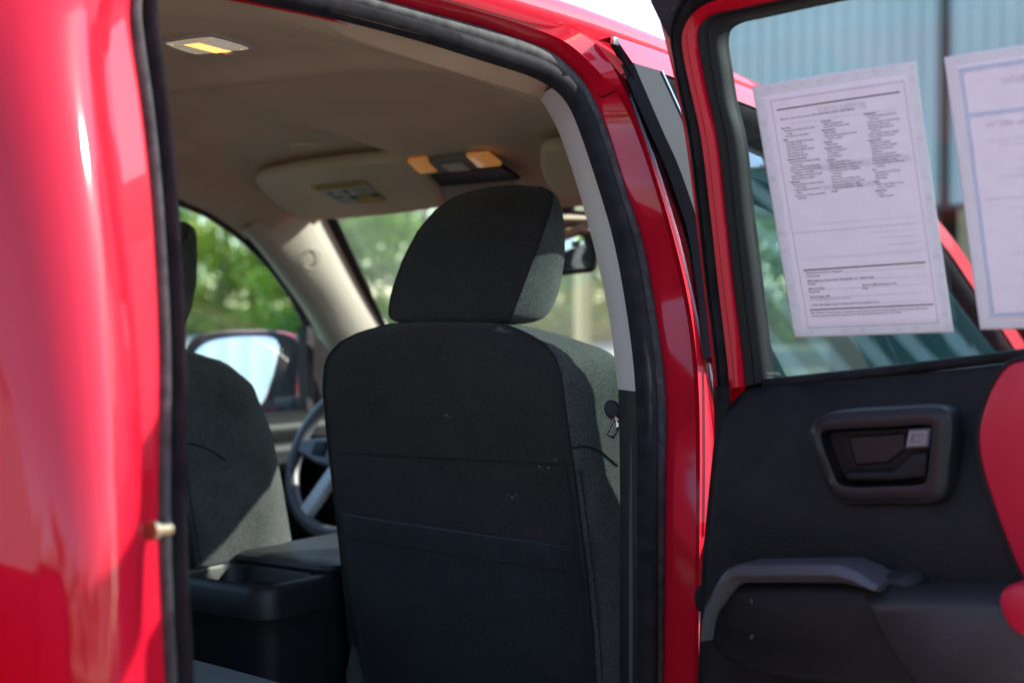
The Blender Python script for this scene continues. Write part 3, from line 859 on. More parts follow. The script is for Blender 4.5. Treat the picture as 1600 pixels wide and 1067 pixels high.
# ---- front door, right side (closed, seen over and through the opened rear door)
fd = MB()
Tpx = [(962, 60), (1045, 88), (1135, 126), (1186, 146)]
Tp = [PS(x, y, 0.0) for x, y in Tpx]
Tp += [np.array([xs(z), y, z]) for y, z in ((.60, 1.655), (.82, 1.59), (1.03, 1.508), (1.14, 1.43), (1.32, 1.30), (1.50, 1.17))]
Tc = cr(Tp, 6)
Bp = [PS(x, y, 0.001) for x, y in ((988, 98), (1041, 117), (1138, 153), (1188, 172))]
Bp += [np.array([xs(z), y, z]) for y, z in ((.58, 1.62), (.79, 1.555), (.99, 1.47), (1.09, 1.395), (1.26, 1.27), (1.42, 1.14))]
Bc = cr(Bp, 6)
dark1 = [p + np.array([-.004, -.012 * (i / len(Bc)), -.012]) for i, p in enumerate(Bc)]
dark2 = [p + np.array([-.016, -.03 * (i / len(Bc)), -.032 + .01 * (i / len(Bc))]) for i, p in enumerate(Bc)]
fd.loft([[p + np.array([-.03, 0, .0]) for p in Tc], [p + np.array([-.004, 0, .003]) for p in Tc], Tc, Bc], m=0)
fd.loft([Bc, [p + np.array([-.003, 0, -.002]) for p in Bc], dark1, dark2], m=1)
fd.loft([dark2, [p + np.array([-.03, -.005, -.012]) for p in dark2], [p + np.array([-.05, -.01, .01]) for p in dark2]], m=1)
fd.loft([[p + np.array([-.05, -.01, .01]) for p in dark2[5:]], [p + np.array([-.055, -.012, -.080]) for p in dark2[5:]], [p + np.array([-.085, -.012, -.084]) for p in dark2[5:]], [p + np.array([-.09, -.008, .02]) for p in dark2[5:]]], m=1)
# lower skin
zbelt = lambda y: float(np.interp(y, [0, .15, .35, .6, .98], [1.235, 1.215, 1.175, 1.125, 1.10]))
fys = (.01, .1, .2, .3, .45, .6, .8, .98)
fd.loft([[np.array([xs(z) + .001, y, z]) for z in (.5, .8, 1.0, zbelt(y))] for y in fys], m=0)
zcor = lambda y: max(zbelt(y), float(np.interp(y, [0, .05, .09, .13, .17, .21, .25], [1.60, 1.50, 1.41, 1.32, 1.25, 1.205, 1.19])))
fyc = (.01, .03, .05, .07, .09, .11, .13, .15, .17, .19, .21, .25, .3, .45, .6, .8, .98)
fd.loft([[np.array([xs(z) - .07, y, z]) for z in (.5, .8, 1.0, 1.1, zcor(y))] for y in fyc], m=1)
fd.loft([[np.array([xs(z) - .030, y, z]) for z in np.linspace(1.15, zcor(y), 6)] for y in fyc[:12]], m=1)
fd.loft([[np.array([xs(zbelt(y)) + o, y, zbelt(y) + dz]) for o, dz in ((.001, 0), (-.01, .010), (-.06, .010), (-.07, 0))] for y in fys], m=1)
fdo = fd.build('front_door', [M['paint'], M['rubber']], truck, 40)
# pillar applique, satin black, with a thin bright edge
aL = [(990, 99), (1037, 208), (1058, 254), (1077, 306), (1094, 358), (1104, 412), (1112, 472), (1120, 560)]
apl = cr([PS(x, y, .002) for x, y in aL], 5)
width = lambda z: .075 + .07 * (1.66 - z)
apr = [np.array([p[0], p[1] + width(p[2]), p[2]]) for p in apl]
TR = PS(1041, 117, .002)
mb = MB(); mb.loft([[p + np.array([-.02, 0, 0]) for p in apl], apl, apr, [p + np.array([-.02, .002, 0]) for p in apr]]); mb.build('pillar_applique', M['applique'], fdo, 40)
mb = MB(); mb.tube([p + np.array([.002, .001, 0]) for p in apr[:14]], .0022, 6); mb.build('bright_edge', M['chrome'], fdo, 40)
# glass of the front door
gl_top = dark2[:]
glp = []
for p in gl_top:
    z0 = p[2] + .018
    glp.append([np.array([xs(z) - .022, p[1], z]) for z in np.linspace(z0, min(1.10, z0), 6)])
mb = MB(); mb.loft(glp); mb.build('window_glass', M['frontglass'], fdo, 60, solid=.004)
# rubber strip at the rear edge of the front door with its metal clip
sl = [(957, 61), (963, 72), (983, 106), (1000, 135), (1012, 163), (1033, 212), (1052, 252), (1072, 304), (1090, 356), (1100, 410), (1108, 470), (1116, 545), (1121, 635), (1123, 720), (1122, 820)]
pts = cr([PS(x, y, -.008) for x, y in sl], 5)
mb = MB(); mb.tube(pts, [.0070] * 8 + [.0046] * (len(pts) - 8), 8); mb.build('edge_seal', M['rubber'], fdo, 50)
c0 = PS(959, 64, .002); mb = MB(); mb.box(c0[0] - .004, c0[0] + .003, c0[1] - .003, c0[1] + .009, c0[2] - .006, c0[2] + .005, 0, .0015); mb.build('metal_clip', M['chrome'], fdo, 30)

# ---- opened rear door
rd = MB()
ug, zg = None, None
frame = {   # matched stations: glass edge, garnish outer edge, painted flange outer edge, seal outer edge, outer skin edge
    'glass': (.004, [(1197, 597), (1193, 560), (1180, 450), (1165, 330), (1152, 212), (1138, 156), (1130, 105), (1124, 62), (1128, 43), (1145, 32), (1180, 24), (1290, 0)]),
    'garn': (.016, [(1165, 604), (1161, 560), (1147, 450), (1134, 330), (1120, 212), (1105, 142), (1096, 95), (1091, 58), (1097, 37), (1115, 24), (1160, 14), (1280, -12)]),
    'flange': (.020, [(1143, 606), (1139, 560), (1126, 450), (1113, 330), (1098, 212), (1082, 140), (1072, 93), (1069, 62), (1076, 38), (1097, 14), (1140, -4), (1265, -32)]),
    'seal': (.030, [(1127, 610), (1123, 560), (1109, 450), (1096, 330), (1081, 212), (1067, 142), (1059, 97), (1054, 62), (1058, 30), (1076, -8), (1120, -28), (1250, -55)]),
    'skin': (.0, [(1120, 640), (1112, 560), (1100, 450), (1086, 330), (1070, 212), (1058, 145), (1048, 100), (1038, 60), (1030, 30), (1021, -2), (1025, -60), (1200, -120)]),
}
fc = {}
for k, (off, pl) in frame.items():
    q = [PG(x, y, off) for x, y in pl]
    zt = q[-1][2]
    d = {'glass': 0, 'garn': .015, 'flange': .03, 'seal': .045, 'skin': .07}[k]
    ue = .52 + d
    zt_ = 1.66 + d * .6
    for u, z in ((.25, zt_), (.42, zt_ - .005), (ue - .04, zt_ - .02), (ue, zt_ - .07), (ue + .02, 1.45), (ue + .03, 1.30)):
        q.append(np.array([u, wsf(z) + off, z]))
    fc[k] = cr(q, 5)
DD = lambda c, dw=0.0, du=0.0: [D(p[0] + du, p[1] + dw, p[2]) for p in c]
def ml(a, b, t, dw=0.0): return [D(p[0] + (q[0] - p[0]) * t, p[1] + (q[1] - p[1]) * t + dw, p[2] + (q[2] - p[2]) * t) for p, q in zip(fc[a], fc[b])]
# painted flange (inner) with a rounded bead, then outer skin edge
rd.loft([DD(fc['garn'], -.004), DD(fc['garn'], .000), ml('garn', 'flange', .12, .006), ml('garn', 'flange', .45, .009), ml('garn', 'flange', .6, .006), ml('garn', 'flange', .92, .007), DD(fc['flange'], -.012)], m=0)
rd.loft([ml('flange', 'seal', .3, -.012), DD(fc['seal'], -.022), ml('seal', 'skin', .3, -.012), ml('seal', 'skin', .7, -.004), DD(fc['skin']), DD(fc['skin'], -.006), DD(fc['skin'], -.02, .01), ml('skin', 'garn', .6, -.028)], m=0)
rd.loft([ml('skin', 'garn', .6, -.028), DD(fc['garn'], -.03), DD(fc['glass'], -.02), DD(fc['glass'], -.008)], m=1)
# lower shell: front edge, outer skin, bottom, rear edge
def shell(u0, u1):
    outl = [(u0, 1.225), (u0 - .002, .9), (u0, .6), (u0 + .03, .48), (u1 - .1, .48), (u1, .62), (u1 + .03, .95), (u1 + .03, 1.29), (.2, 1.26)]
    return outl
so_ = shell(-.099, .56)
fnD = lambda u, z, h: D(u, h, z)
pillow(rd, so_, [(.0, -.10), (.0, -.062), (.004, -.03), (.02, -.024)], fnD, m=0)
pillow(rd, so_, [(.0, -.10), (.006, -.15), (.02, -.172), (.08, -.186)], fnD, m=0)
rdo = rd.build('rear_door', [M['paint'], M['rubber']], truck, 35)
mb = MB()
prof = [(0.05, -.006), (.0, .004), (.12, .012), (.32, .016), (.5, .012), (.58, .002), (.64, .006), (.8, .012), (.95, .010), (1.02, -.006)]
mb.loft([ml('flange', 'seal', t, h) for t, h in prof]); 
# the seal runs on down the door's front edge
sd_ = [(1119, 605), (1121, 640), (1116, 700), (1108, 780), (1099, 880), (1096, 960), (1092, 1067), (1090, 1250)]
pts = [PG(x, y, .05) for x, y in sd_]
mb.tube([D(p[0] + .002, p[1] - .010, p[2]) for p in cr(pts, 4)], .0085, 8)
mb.build('door_seal', M['rubber'], rdo, 50)
mb = MB()
mb.loft([ml('glass', 'garn', t, h) for t, h in ((-.05, -.010), (-.03, .002), (.10, .006), (.35, .008), (.5, .004), (.8, .004), (.97, .002), (1.0, -.008))])
M['garn'] = mat('garnish_plastic', (.016, .0155, .0165), .65, spec=.14); mb.build('window_garnish', M['garn'], rdo, 40)
# corner cover plate at the top of the hinge side
pl = [PG(x, y, .012) for x, y in ((1018, -30), (1020, 5), (1034, 34), (1048, 60), (1056, 62), (1062, 30), (1085, -30))]
mb = MB(); pillow(mb, [(p[0], p[2]) for p in pl], [(0, 0), (0, .006), (.003, .008)], lambda u, z, h: D(u, wsf(z) + .010 + h, z)); mb.build('corner_cover', M['black'], rdo, 30)
mb = MB(); c_ = PG(1056, 17, .020); mb.loft([[D(c_[0] + r * math.cos(a), c_[1] + h, c_[2] + r * math.sin(a)) for a in [2 * math.pi * i / 16 for i in range(16)]] for r, h in ((.0045, -.004), (.0045, .003), (.003, .004))], cv=True, cap=True); mb.build('cover_screw', M['black'], rdo, 40)
# glass
go_ = [(p[0], p[2]) for p in fc['glass']]
mb = MB()
gl_c = DD([np.array([p[0], wsf(p[2]), p[2]]) for p in fc['glass']])
bot = [D(u, wsf(1.235), 1.235) for u in np.linspace(-.045, .55, 40)]
ring_ = gl_c + bot[::-1]
# tidy grid: columns of constant u between the outline's lower and upper edge
us = np.linspace(-.05, .55, 70)
ou = np.array(go_)
cols = []
half = int(np.argmin(ou[:, 0]))
for u in us:
    zt_ = float(np.interp(u, [-.05, -.043, -.042, -.037, -.023, .006, .09, .42, .50, .55], [1.60, 1.61, 1.636, 1.650, 1.656, 1.659, 1.663, 1.66, 1.655, 1.63]))
    cols.append([D(u, wsf(z), z) for z in np.linspace(1.225, zt_, 10)])
mb.loft(cols); mb.build('window_glass', M['doorglass'], rdo, 60, solid=.004)
# belt strip at the foot of the glass
bs = [PG(x, y, .012) for x, y in ((1192, 600), (1300, 589), (1400, 578), (1500, 566), (1566, 558), (1700, 540))]
mb = MB(); mb.tube([D(p[0], p[1] - .004, p[2]) for p in cr(bs, 4)], .006, 8); mb.build('belt_strip', M['rubber'], rdo, 50)
# maker's mark in the corner of the glass
mb = MB()
v, f = text_verts('TOYOTA', .0048)
mb.add([D(-.040 + q[0], wsf(1.263 + q[1]) + .0028, 1.263 + q[1]) for q in v], f)
v, f = text_verts('TEMPERED', .0022)
mb.add([D(-.040 + q[0], wsf(1.2595 + q[1]) + .0028, 1.2595 + q[1]) for q in v], f)
mb.build('glass_marking', M['white'], rdo, 60)
# inner trim panel
tp = [(1138, 625), (1150, 611), (1170, 605), (1195, 600), (1300, 592), (1400, 583), (1500, 573), (1600, 560), (1720, 545), (1720, 1000), (1720, 1400), (1400, 1400), (1096, 1400), (1091, 1250), (1091, 1067), (1095, 950), (1101, 850), (1109, 760), (1117, 690), (1125, 650)]
t3 = [PG(x, y, .045) for x, y in tp]
to_ = cr([(p[0], p[2]) for p in t3], 3, True)
def wtrim(u, z): return -.061 + .045 + .27 * max(0, 0)
def fT(u, z, h):                                  # the panel leans in towards the glass at its top edge
    q = .050 * min(1, max(0, (1.247 - z) / .13)) ** .55 - .018
    return D(u + q * max(.2, .626 - .67 * (u + .1)), -.016 + h + q, z)
mb = MB(); pillow(mb, to_, [(.0, -.05), (.0, -.012), (.003, -.003), (.012, .001)], fT)
# refine the flat cap so that it can follow the lean: rebuild as strips
mb2 = MB()
ins = inset(to_, .012)
rows = []
zs_ = sorted(set(round(float(z), 4) for z in np.linspace(.62, 1.25, 40)))
mb.f.pop(); mb.m.pop()
bm = bmesh.new()
vs = [bm.verts.new((q[0], q[1], 0)) for q in ins]
fce = bm.faces.new(vs)
for zc in np.linspace(.66, 1.24, 30):
    g = bm.verts[:] + bm.edges[:] + bm.faces[:]
    bmesh.ops.bisect_plane(bm, geom=g, plane_co=(0, zc, 0), plane_no=(0, 1, 0))
for uc in np.linspace(-.06, .34, 18):
    g = bm.verts[:] + bm.edges[:] + bm.faces[:]
    bmesh.ops.bisect_plane(bm, geom=g, plane_co=(uc, 0, 0), plane_no=(1, 0, 0))
bm.verts.index_update()
mb.add([fT(q.co.x, q.co.y, .001) for q in bm.verts], [[q.index for q in f.verts] for f in bm.faces]); bm.free()
trim = mb.build('door_trim_panel', M['panel'], rdo, 40)
def dp(pl, off=.075): return [(p[0], p[2]) for p in [PG(x, y, off) for x, y in pl]]
flat = lambda u, z, h: D(u, h + .018, z)
# painted inset at the rear of the panel with its seam
ri = [(1572, 570), (1552, 597), (1539, 640), (1534, 682), (1541, 732), (1560, 792), (1582, 852), (1606, 905), (1650, 960), (1715, 960), (1715, 548), (1650, 556), (1605, 562)]
o_ = cr(dp(ri), 4, True)
mb = MB(); pillow(mb, o_, [(.0, -.008), (.0, .003), (.0015, .0055), (.004, .0065)], flat); M['satinred'] = mat('satin_red_paint', (.42, .004, .025), .5, spec=.3, coat=.3, coat_rough=.25); mb.build('painted_inset', M['satinred'], rdo, 50)
mb = MB(); mb.tube([flat(q[0], q[1], .003) for q in inset(o_, -.002)], .0024, 8, closed=True); mb.build('inset_seam', M['panel'], rdo, 50)
ri = [(1571, 928), (1580, 914), (1605, 906), (1700, 900), (1700, 1000), (1612, 992), (1588, 976), (1574, 950)]
o_ = cr(dp(ri, .14), 4, True)
mb = MB(); pillow(mb, o_, [(.0, .0), (0, .072), (.002, .078), (.006, .080)], flat); mb.build('painted_inset', M['satinred'], rdo, 50)
# inner handle: bezel, cup, lever, lock button
bo = [(1275, 668), (1290, 652), (1320, 645), (1400, 640), (1470, 638), (1487, 645), (1493, 665), (1488, 720), (1482, 768), (1466, 780), (1400, 782), (1330, 782), (1308, 770), (1290, 735), (1278, 700)]
bi = [(1293, 678), (1298, 672), (1320, 670), (1400, 666), (1455, 663), (1463, 665), (1464, 672), (1460, 710), (1455, 748), (1450, 753), (1400, 756), (1332, 757), (1320, 752), (1308, 725), (1298, 700)]
O = cr(dp(bo), 3, True); I = cr(dp(bi), 3, True)
mb = MB()
F_ = lambda c, h: [flat(q[0], q[1], h) for q in c]
mb.loft([F_(inset(O, -.004), -.012), F_(inset(O, -.003), .002), F_(inset(O, -.001), .007), F_(O, .007), F_(inset(O, .002), .009), F_([(a + b) / 2 for a, b in zip(O, I)], .012), F_(inset(I, -.001), .010)], cv=True)
hb = mb.build('handle_bezel', M['satin'], rdo, 45)
hb.data.materials[0] = mat('bezel_plastic', (.011, .010, .012), .42, spec=.3)
mb = MB(); mb.loft([F_(inset(I, -.0005), .0105), F_(I, .002), F_(inset(I, .003), -.012)], cv=True)
mb.add(F_(inset(I, .003), -.004), [tuple(range(len(I)))])
mb.build('handle_cup', mat('handle_cup_plastic', (.005, .0045, .005), .5, spec=.2), rdo, 40)
lev = dp([(1322, 738), (1335, 733), (1400, 732), (1430, 705), (1459, 702), (1455, 746), (1400, 752), (1330, 752)])
mb = MB(); pillow(mb, lev, [(0, -.008), (0, .001), (.003, .006), (.006, .007)], flat); mb.build('door_handle', M['panel'], rdo, 35)
lev = dp([(1324, 680), (1418, 674), (1418, 702), (1390, 724), (1338, 728)])
mb = MB(); pillow(mb, lev, [(0, -.008), (0, -.004), (.003, -.001)], flat); mb.build('handle_paddle', mat('paddle_plastic', (.012, .009, .0105), .45, spec=.3), rdo, 35)
lk = dp([(1426, 670), (1460, 668), (1456, 697), (1421, 699)])
mb = MB(); pillow(mb, lk, [(0, -.006), (0, .005), (.002, .008), (.005, .008), (.0055, .005)], flat); mb.build('lock_button', mat('lock_button_plastic', (.16, .16, .175), .3, spec=.6), rdo, 30)
# armrest: map pocket, arm shelf, grab handle
po = [(1096, 985), (1106, 950), (1136, 912), (1160, 908), (1330, 908), (1430, 925), (1460, 990), (1470, 1070), (1420, 1078), (1300, 1074), (1190, 1060), (1135, 1040), (1108, 1014)]
mb = MB(); pillow(mb, cr(dp(po, .13), 4, True), [(-.002, -.01), (0, .030), (.003, .042), (.008, .050), (.014, .054)], flat); M['pocketp'] = mat('door_pocket_plastic', (.009, .0085, .0095), .5, spec=.2); bump(M['pocketp'], 520, .6, .0008, 'voronoi'); arm = mb.build('map_pocket', M['pocketp'], rdo, 45)
ar_ = [(1334, 924), (1380, 922), (1480, 922), (1571, 924), (1700, 928), (1700, 1250), (1500, 1220), (1440, 1100), (1410, 1062), (1376, 1016), (1354, 968)]
mb = MB(); pillow(mb, dp(ar_, .14), [(0, -.01), (0, .034), (.004, .050), (.011, .064), (.015, .067)], flat); M['armp'] = mat('armrest_plastic', (.02, .0185, .021), .42, spec=.4); bump(M['armp'], 520, .6, .0008, 'voronoi'); mb.build('armrest', M['armp'], rdo, 50)
gp = [(1100, 1000), (1103, 972), (1108, 952), (1134, 909), (1141, 902), (1153, 897), (1220, 896), (1300, 896), (1313, 897), (1340, 906), (1371, 921)]
c3 = [PG(x, y, .145) for x, y in gp]
path = c3
rings = []
for i, p in enumerate(path):
    a = path[max(i - 1, 0)]; b = path[min(i + 1, len(path) - 1)]
    t = np.array([b[0] - a[0], b[2] - a[2]]); t /= np.linalg.norm(t) + 1e-9; nn = np.array([-t[1], t[0]])
    if nn[1] < 0 and abs(nn[1]) > .2: nn = -nn
    hw = [.004, .0050, .0062, .0088, .0096, .0102, .0104, .0104, .0104, .0092, .0048][i]
    sec = [(-hw, -.05), (-hw, -.010), (-hw * .8, -.006), (-hw * .08, .007), (hw * .05, .007), (hw * .85, .001), (hw, -.004), (hw, -.05)]
    rings.append([D(p[0] + nn[0] * s, p[1] + h, p[2] + nn[1] * s) for s, h in sec])
mb = MB(); mb.loft(rings, cv=True, cap=True); gh = mb.build('grab_handle', M['satin'], rdo, 18)
gh.data.materials[0] = mat('grab_handle_plastic', (.058, .050, .058), .36, spec=.5)
gq = [(1320, 892), (1348, 893), (1374, 921), (1345, 926), (1330, 915)]
mb = MB(); pillow(mb, dp([(1340, 890), (1428, 893), (1448, 915), (1448, 921), (1370, 922)], .09), [(0, -.02), (0, .03), (.004, .04)], flat); mb.build('handle_end_cap', M['black'], rdo, 30)
for k_, (px_, py_, s_) in enumerate(((1199, 930, .6), (1200, 986, .8))):
    p_ = PG(px_, py_, .046 + .061 - .007)
    o_ = [(p_[0] + s_ * .0022 * (1 + .5 * rnd.uniform(-1, 1)) * math.cos(a), p_[2] + s_ * .0044 * (1 + .5 * rnd.uniform(-1, 1)) * math.sin(a)) for a in [2 * math.pi * i / 9 for i in range(9)]]
    mb = MB(); pillow(mb, o_, [(0, .054), (0, .0566)], flat); mb.build('scuff_mark', mat('door_scuff', (.05, .048, .052), .9), rdo, 60)
# check-strap plug on the door's front edge
c_ = PG(1101, 935, .03); mb = MB(); mb.loft([[D(c_[0] - h, c_[1] + r * .6 * math.cos(a), c_[2] + r * math.sin(a)) for a in [2 * math.pi * i / 18 for i in range(18)]] for r, h in ((.016, -.01), (.016, .006), (.011, .010))], cv=True, cap=True); mb.build('edge_buffer', M['rubber'], rdo, 40)
# two hinges between pillar and door
for z in (1.02, .66):
    mb = MB(); mb.box(.835, .905, -.155, -.09, z - .03, z + .03, 0, .006); mb.tube([np.array([.87, -.10, z - .045]), np.array([.87, -.10, z + .045])], .011, 10); mb.build('door_hinge', M['paint'], rdo, 40)

# ---- seats
SX = .37
TT = [.03, .07, .13, .2, .3, .42, .6, .8, 1.0]
def seat_ring(z):
    r = float(np.interp(z, [.60, .70, .81, .96, 1.05, 1.146, 1.218, 1.250, 1.272, 1.290, 1.305, 1.318, 1.325], [.225, .232, .236, .2345, .2335, .2305, .2265, .2225, .213, .193, .16, .11, .03]))
    yb = float(np.interp(z, [.60, .809, .866, .961, 1.054, 1.146, 1.218, 1.263, 1.289, 1.305, 1.318, 1.325], [.01, -.032, -.04, -.056, -.072, -.090, -.103, -.104, -.099, -.092, -.078, -.05]))
    bul = .030 * min(1, max(0, (1.32 - z) / .09)) * (1 if z > .9 else max(.5, (z - .5) / .4))
    T = float(np.interp(z, [.6, .9, 1.15, 1.24, 1.28, 1.305, 1.318, 1.325], [.22, .21, .20, .175, .14, .09, .05, .02]))
    P = []
    for t in np.linspace(-1, 1, 17): P.append((t * r, yb + .010 * abs(t) ** 4))
    for t in TT: P.append((r + .003 * min(1, t / .05) + bul * t ** .8, yb + .010 + (T - .035) * t))
    m_ = P[-1][0]
    for t, dy in ((.93, .024), (.8, .03), (.64, .015), (.5, -.012), (.25, -.022), (0, -.026), (-.25, -.022), (-.5, -.012), (-.64, .015), (-.8, .03), (-.93, .024)): P.append((t * m_, yb + T + dy * min(1, T / .2) * (1 if z < 1.29 else .4)))
    for t in TT[::-1]: P.append((-(r + .003 * min(1, t / .05) + bul * t ** .8), yb + .010 + (T - .035) * t))
    return [np.array([SX + a, b, z]) for a, b in P]
zs_seat = list(np.linspace(.60, 1.20, 26)) + [1.215, 1.228, 1.24, 1.25, 1.26, 1.268, 1.276, 1.284, 1.29, 1.296, 1.302, 1.308, 1.313, 1.318, 1.322, 1.325]
rings = [seat_ring(z) for z in zs_seat]
mb = MB(); mb.loft(rings, cv=True, cap=True)
for i, f in enumerate(mb.f):                       # rear panel in plain cloth, the rest in woven cloth
    if len(f) == 4 and (i % len(rings[0])) < 16: mb.m[i] = 1
seat = mb.build('front_seat', [M['fabric'], M['cloth_back']], truck, 38, loc=(SX, 0, 0))
bvh = BVHTree.FromPolygons([Vector(p) for r in rings for p in r], [f for f in mb.f if len(f) == 4])
def onseat(px, py, lift=.001):
    d = Vector(ray(px, py)); dn = d.normalized()
    h = bvh.ray_cast(Vector(CAM), dn)
    if h[0] is None: return None
    return np.array(h[0] - dn * lift)
rb = [r[:17] for r in rings]
ST = mat('seam_thread', (.009, .009, .010), .9)
for s in (0, 16):
    mb = MB(); mb.tube([r[s] + np.array([0, -.0008, 0]) for r in rings[2:]], .0021, 6); mb.build('seam', ST, seat, 60, loc=(SX, 0, 0))
def line_on(p0, p1, n=24, lift=.0008):
    out = []
    for t in np.linspace(0, 1, n):
        q = onseat(p0[0] + (p1[0] - p0[0]) * t, p0[1] + (p1[1] - p0[1]) * t, lift)
        if q is not None: out.append(q)
    return out
for a, b in (((512, 706), (886, 725)), ):
    mb = MB(); q = line_on(a, b); mb.tube(q, .0013, 6); mb.build('seam', ST, seat, 60, loc=(SX, 0, 0))
q = [onseat(x, y, .0006) for x, y in cr([(893, 700), (915, 697), (940, 707), (965, 727)], 5)]
q = [p for p in q if p is not None]
if len(q) > 3: mb = MB(); mb.tube(q, .0016, 6); mb.build('seam', ST, seat, 60, loc=(SX, 0, 0))
# map pocket: a sheet over the lower rear panel with a hemmed top band
def back_at(t, z):
    r = float(np.interp(z, [.60, .70, .81, .96, 1.05, 1.146], [.225, .232, .236, .2345, .2335, .2305])) - .016
    yb = float(np.interp(z, [.60, .809, .866, .961, 1.054, 1.146], [.01, -.032, -.04, -.056, -.072, -.090]))
    return np.array([SX + t * r, yb + .010 * abs(t) ** 4, z])
rowsP = []
zt_of = lambda t: float(np.interp(t, [-1, 1], [1.012, .998]))
for t in np.linspace(-1, 1, 33):
    z1 = zt_of(t); c = []
    wave = .004 * math.sin(t * 5.0 + .6) + .010 * math.exp(-((t + .45) / .3) ** 2)
    for dz, h in ((.004, .0), (.003, .009), (-.002, .011), (-.018, .011), (-.030, .010), (-.0325, .0055), (-.036, .0055), (-.05, .007), (-.10, .008 + wave * .5), (-.18, .009 + wave), (-.28, .008 + wave), (-.38, .005)):
        p = back_at(t, z1 + dz); edge = min(1, (1 - abs(t)) / .06)
        p[1] -= h * (.35 + .65 * edge); c.append(p)
    rowsP.append(c)
mb = MB(); mb.loft(rowsP); mb.build('map_pocket', M['pocket'], seat, 30, loc=(SX, 0, 0))
# zip down the right edge of the cover
zz = []
for py in range(732, 1067, 10):
    x = np.interp(py, [725, 800, 900, 1000, 1067], [892, 902, 915, 924, 928]); q = onseat(x, py, .002)
    if q is not None: zz.append(q)
mb = MB()
for i in range(len(zz) - 1):
    n_ = 3
    for j in range(n_):
        p = zz[i] + (zz[i + 1] - zz[i]) * (j / n_)
        mb.box(p[0] - .0035, p[0] + .0035, p[1] - .002, p[1] + .0025, p[2] - .0012, p[2] + .0012)
mb.tube([p + np.array([-.010, -.001, 0]) for p in zz], .001, 6); mb.tube([p + np.array([.011, .006, 0]) for p in zz], .001, 6)
mb.build('zip', M['black'], seat, 40, loc=(SX, 0, 0))
# marks on the cloth
SC = mat('scuff', (.09, .09, .10), .9)
for px_, py_, s_ in ((697, 649, 1.0), (703, 652, .6), (842, 729, .9), (857, 731, .8), (868, 718, .7), (848, 733, .5), (800, 776, 1.0), (793, 773, .5), (806, 772, .5)):
    q = onseat(px_, py_, .0009)
    if q is None: continue
    o_ = [(s_ * .0035 * (1 + .5 * rnd.uniform(-1, 1)) * math.cos(a), s_ * .002 * (1 + .6 * rnd.uniform(-1, 1)) * math.sin(a)) for a in [2 * math.pi * i / 9 for i in range(9)]]
    mb = MB(); mb.add([q + np.array([a, 0, b]) for a, b in o_], [tuple(range(9))]); mb.build('scuff_mark', SC, seat, 60, loc=(SX, 0, 0))
# headrest
def hr_ring(z):
    zz_ = [1.319, 1.3225, 1.328, 1.335, 1.350, 1.372, 1.42, 1.469, 1.50, 1.518, 1.528, 1.534, 1.538]
    wv = float(np.interp(z, zz_, [.185, .212, .228, .235, .242, .247, .252, .244, .226, .200, .165, .12, .06])) / 2
    yb = float(np.interp(z, zz_, [-.055, -.068, -.074, -.074, -.068, -.058, -.029, .006, .036, .056, .070, .080, .088]))
    yf = float(np.interp(z, zz_, [.02, .035, .046, .056, .068, .078, .086, .090, .094, .098, .102, .104, .10]))
    dep = yf - yb; P = []
    for t in np.linspace(-1, 1, 17): P.append((t * wv, yb + .012 * t * t))
    for t in np.linspace(.1, .9, 7): P.append((wv + .010 * math.sin(t * math.pi) ** .8 * min(1, dep / .1), yb + .012 + (dep - .03) * t))
    for t in (.97, .88, .7, .4, 0, -.4, -.7, -.88, -.97): P.append((t * wv, yf - .028 * abs(t) ** 6 * min(1, dep / .1)))
    for t in np.linspace(.9, .1, 7): P.append((-(wv + .010 * math.sin(t * math.pi) ** .8 * min(1, dep / .1)), yb + .012 + (dep - .03) * t))
    return [np.array([SX + a, b, z]) for a, b in P]
zh = [1.319, 1.321, 1.324, 1.328, 1.335, 1.345, 1.36, 1.375, 1.39, 1.405, 1.42, 1.435, 1.45, 1.465, 1.478, 1.49, 1.50, 1.508, 1.515, 1.521, 1.526, 1.530, 1.534, 1.5365, 1.538]
hr_ = [hr_ring(z) for z in zh]
mb = MB(); mb.loft(hr_, cv=True, cap=True)
for i, f in enumerate(mb.f):
    if len(f) == 4 and (i % len(hr_[0])) < 16: mb.m[i] = 1
hro = mb.build('headrest', [M['fabric'], M['cloth_back']], seat, 42, loc=(SX, 0, 0))
for s in (0, 16): mb = MB(); mb.tube([r[s] for r in hr_[1:-2]], .0017, 6); mb.build('seam', ST, hro, 60, loc=(SX, 0, 0))
for s in (-.07, .07): mb = MB(); mb.tube([np.array([SX + s, -.01, 1.27]), np.array([SX + s, -.01, 1.34])], .007, 10); mb.build('headrest_post', M['chrome'], hro, 40, loc=(SX, 0, 0))
# cushion and base
mb = MB()
for i, (y, z0, z1, hw) in enumerate([]): pass
rings = []
for y, zt_, hw in [(-.02, .80, .24), (.06, .83, .255), (.2, .84, .26), (.36, .86, .26), (.46, .86, .255), (.52, .84, .25), (.54, .80, .245), (.53, .70, .24)]:
    rings.append([np.array([SX + x * hw, y, z]) for x, z in ((-1, .64), (-1.02, zt_ - .05), (-.96, zt_), (-.8, zt_ + .015), (-.6, zt_ - .01), (0, zt_ - .015), (.6, zt_ - .01), (.8, zt_ + .015), (.96, zt_), (1.02, zt_ - .05), (1, .64))])
mb.loft(rings, cap=True); mb.build('seat_cushion', M['fabric'], seat, 40, loc=(SX, 0, 0))
mb = MB(); mb.box(SX - .2, SX + .2, .0, .45, .46, .64, 0, .02); mb.build('seat_base', M['black'], seat, 40, loc=(SX, 0, 0))
# the driver's seat is the same seat moved across
c2 = copy_tree(seat, truck); c2.location = (-.378, -.060, -.03)

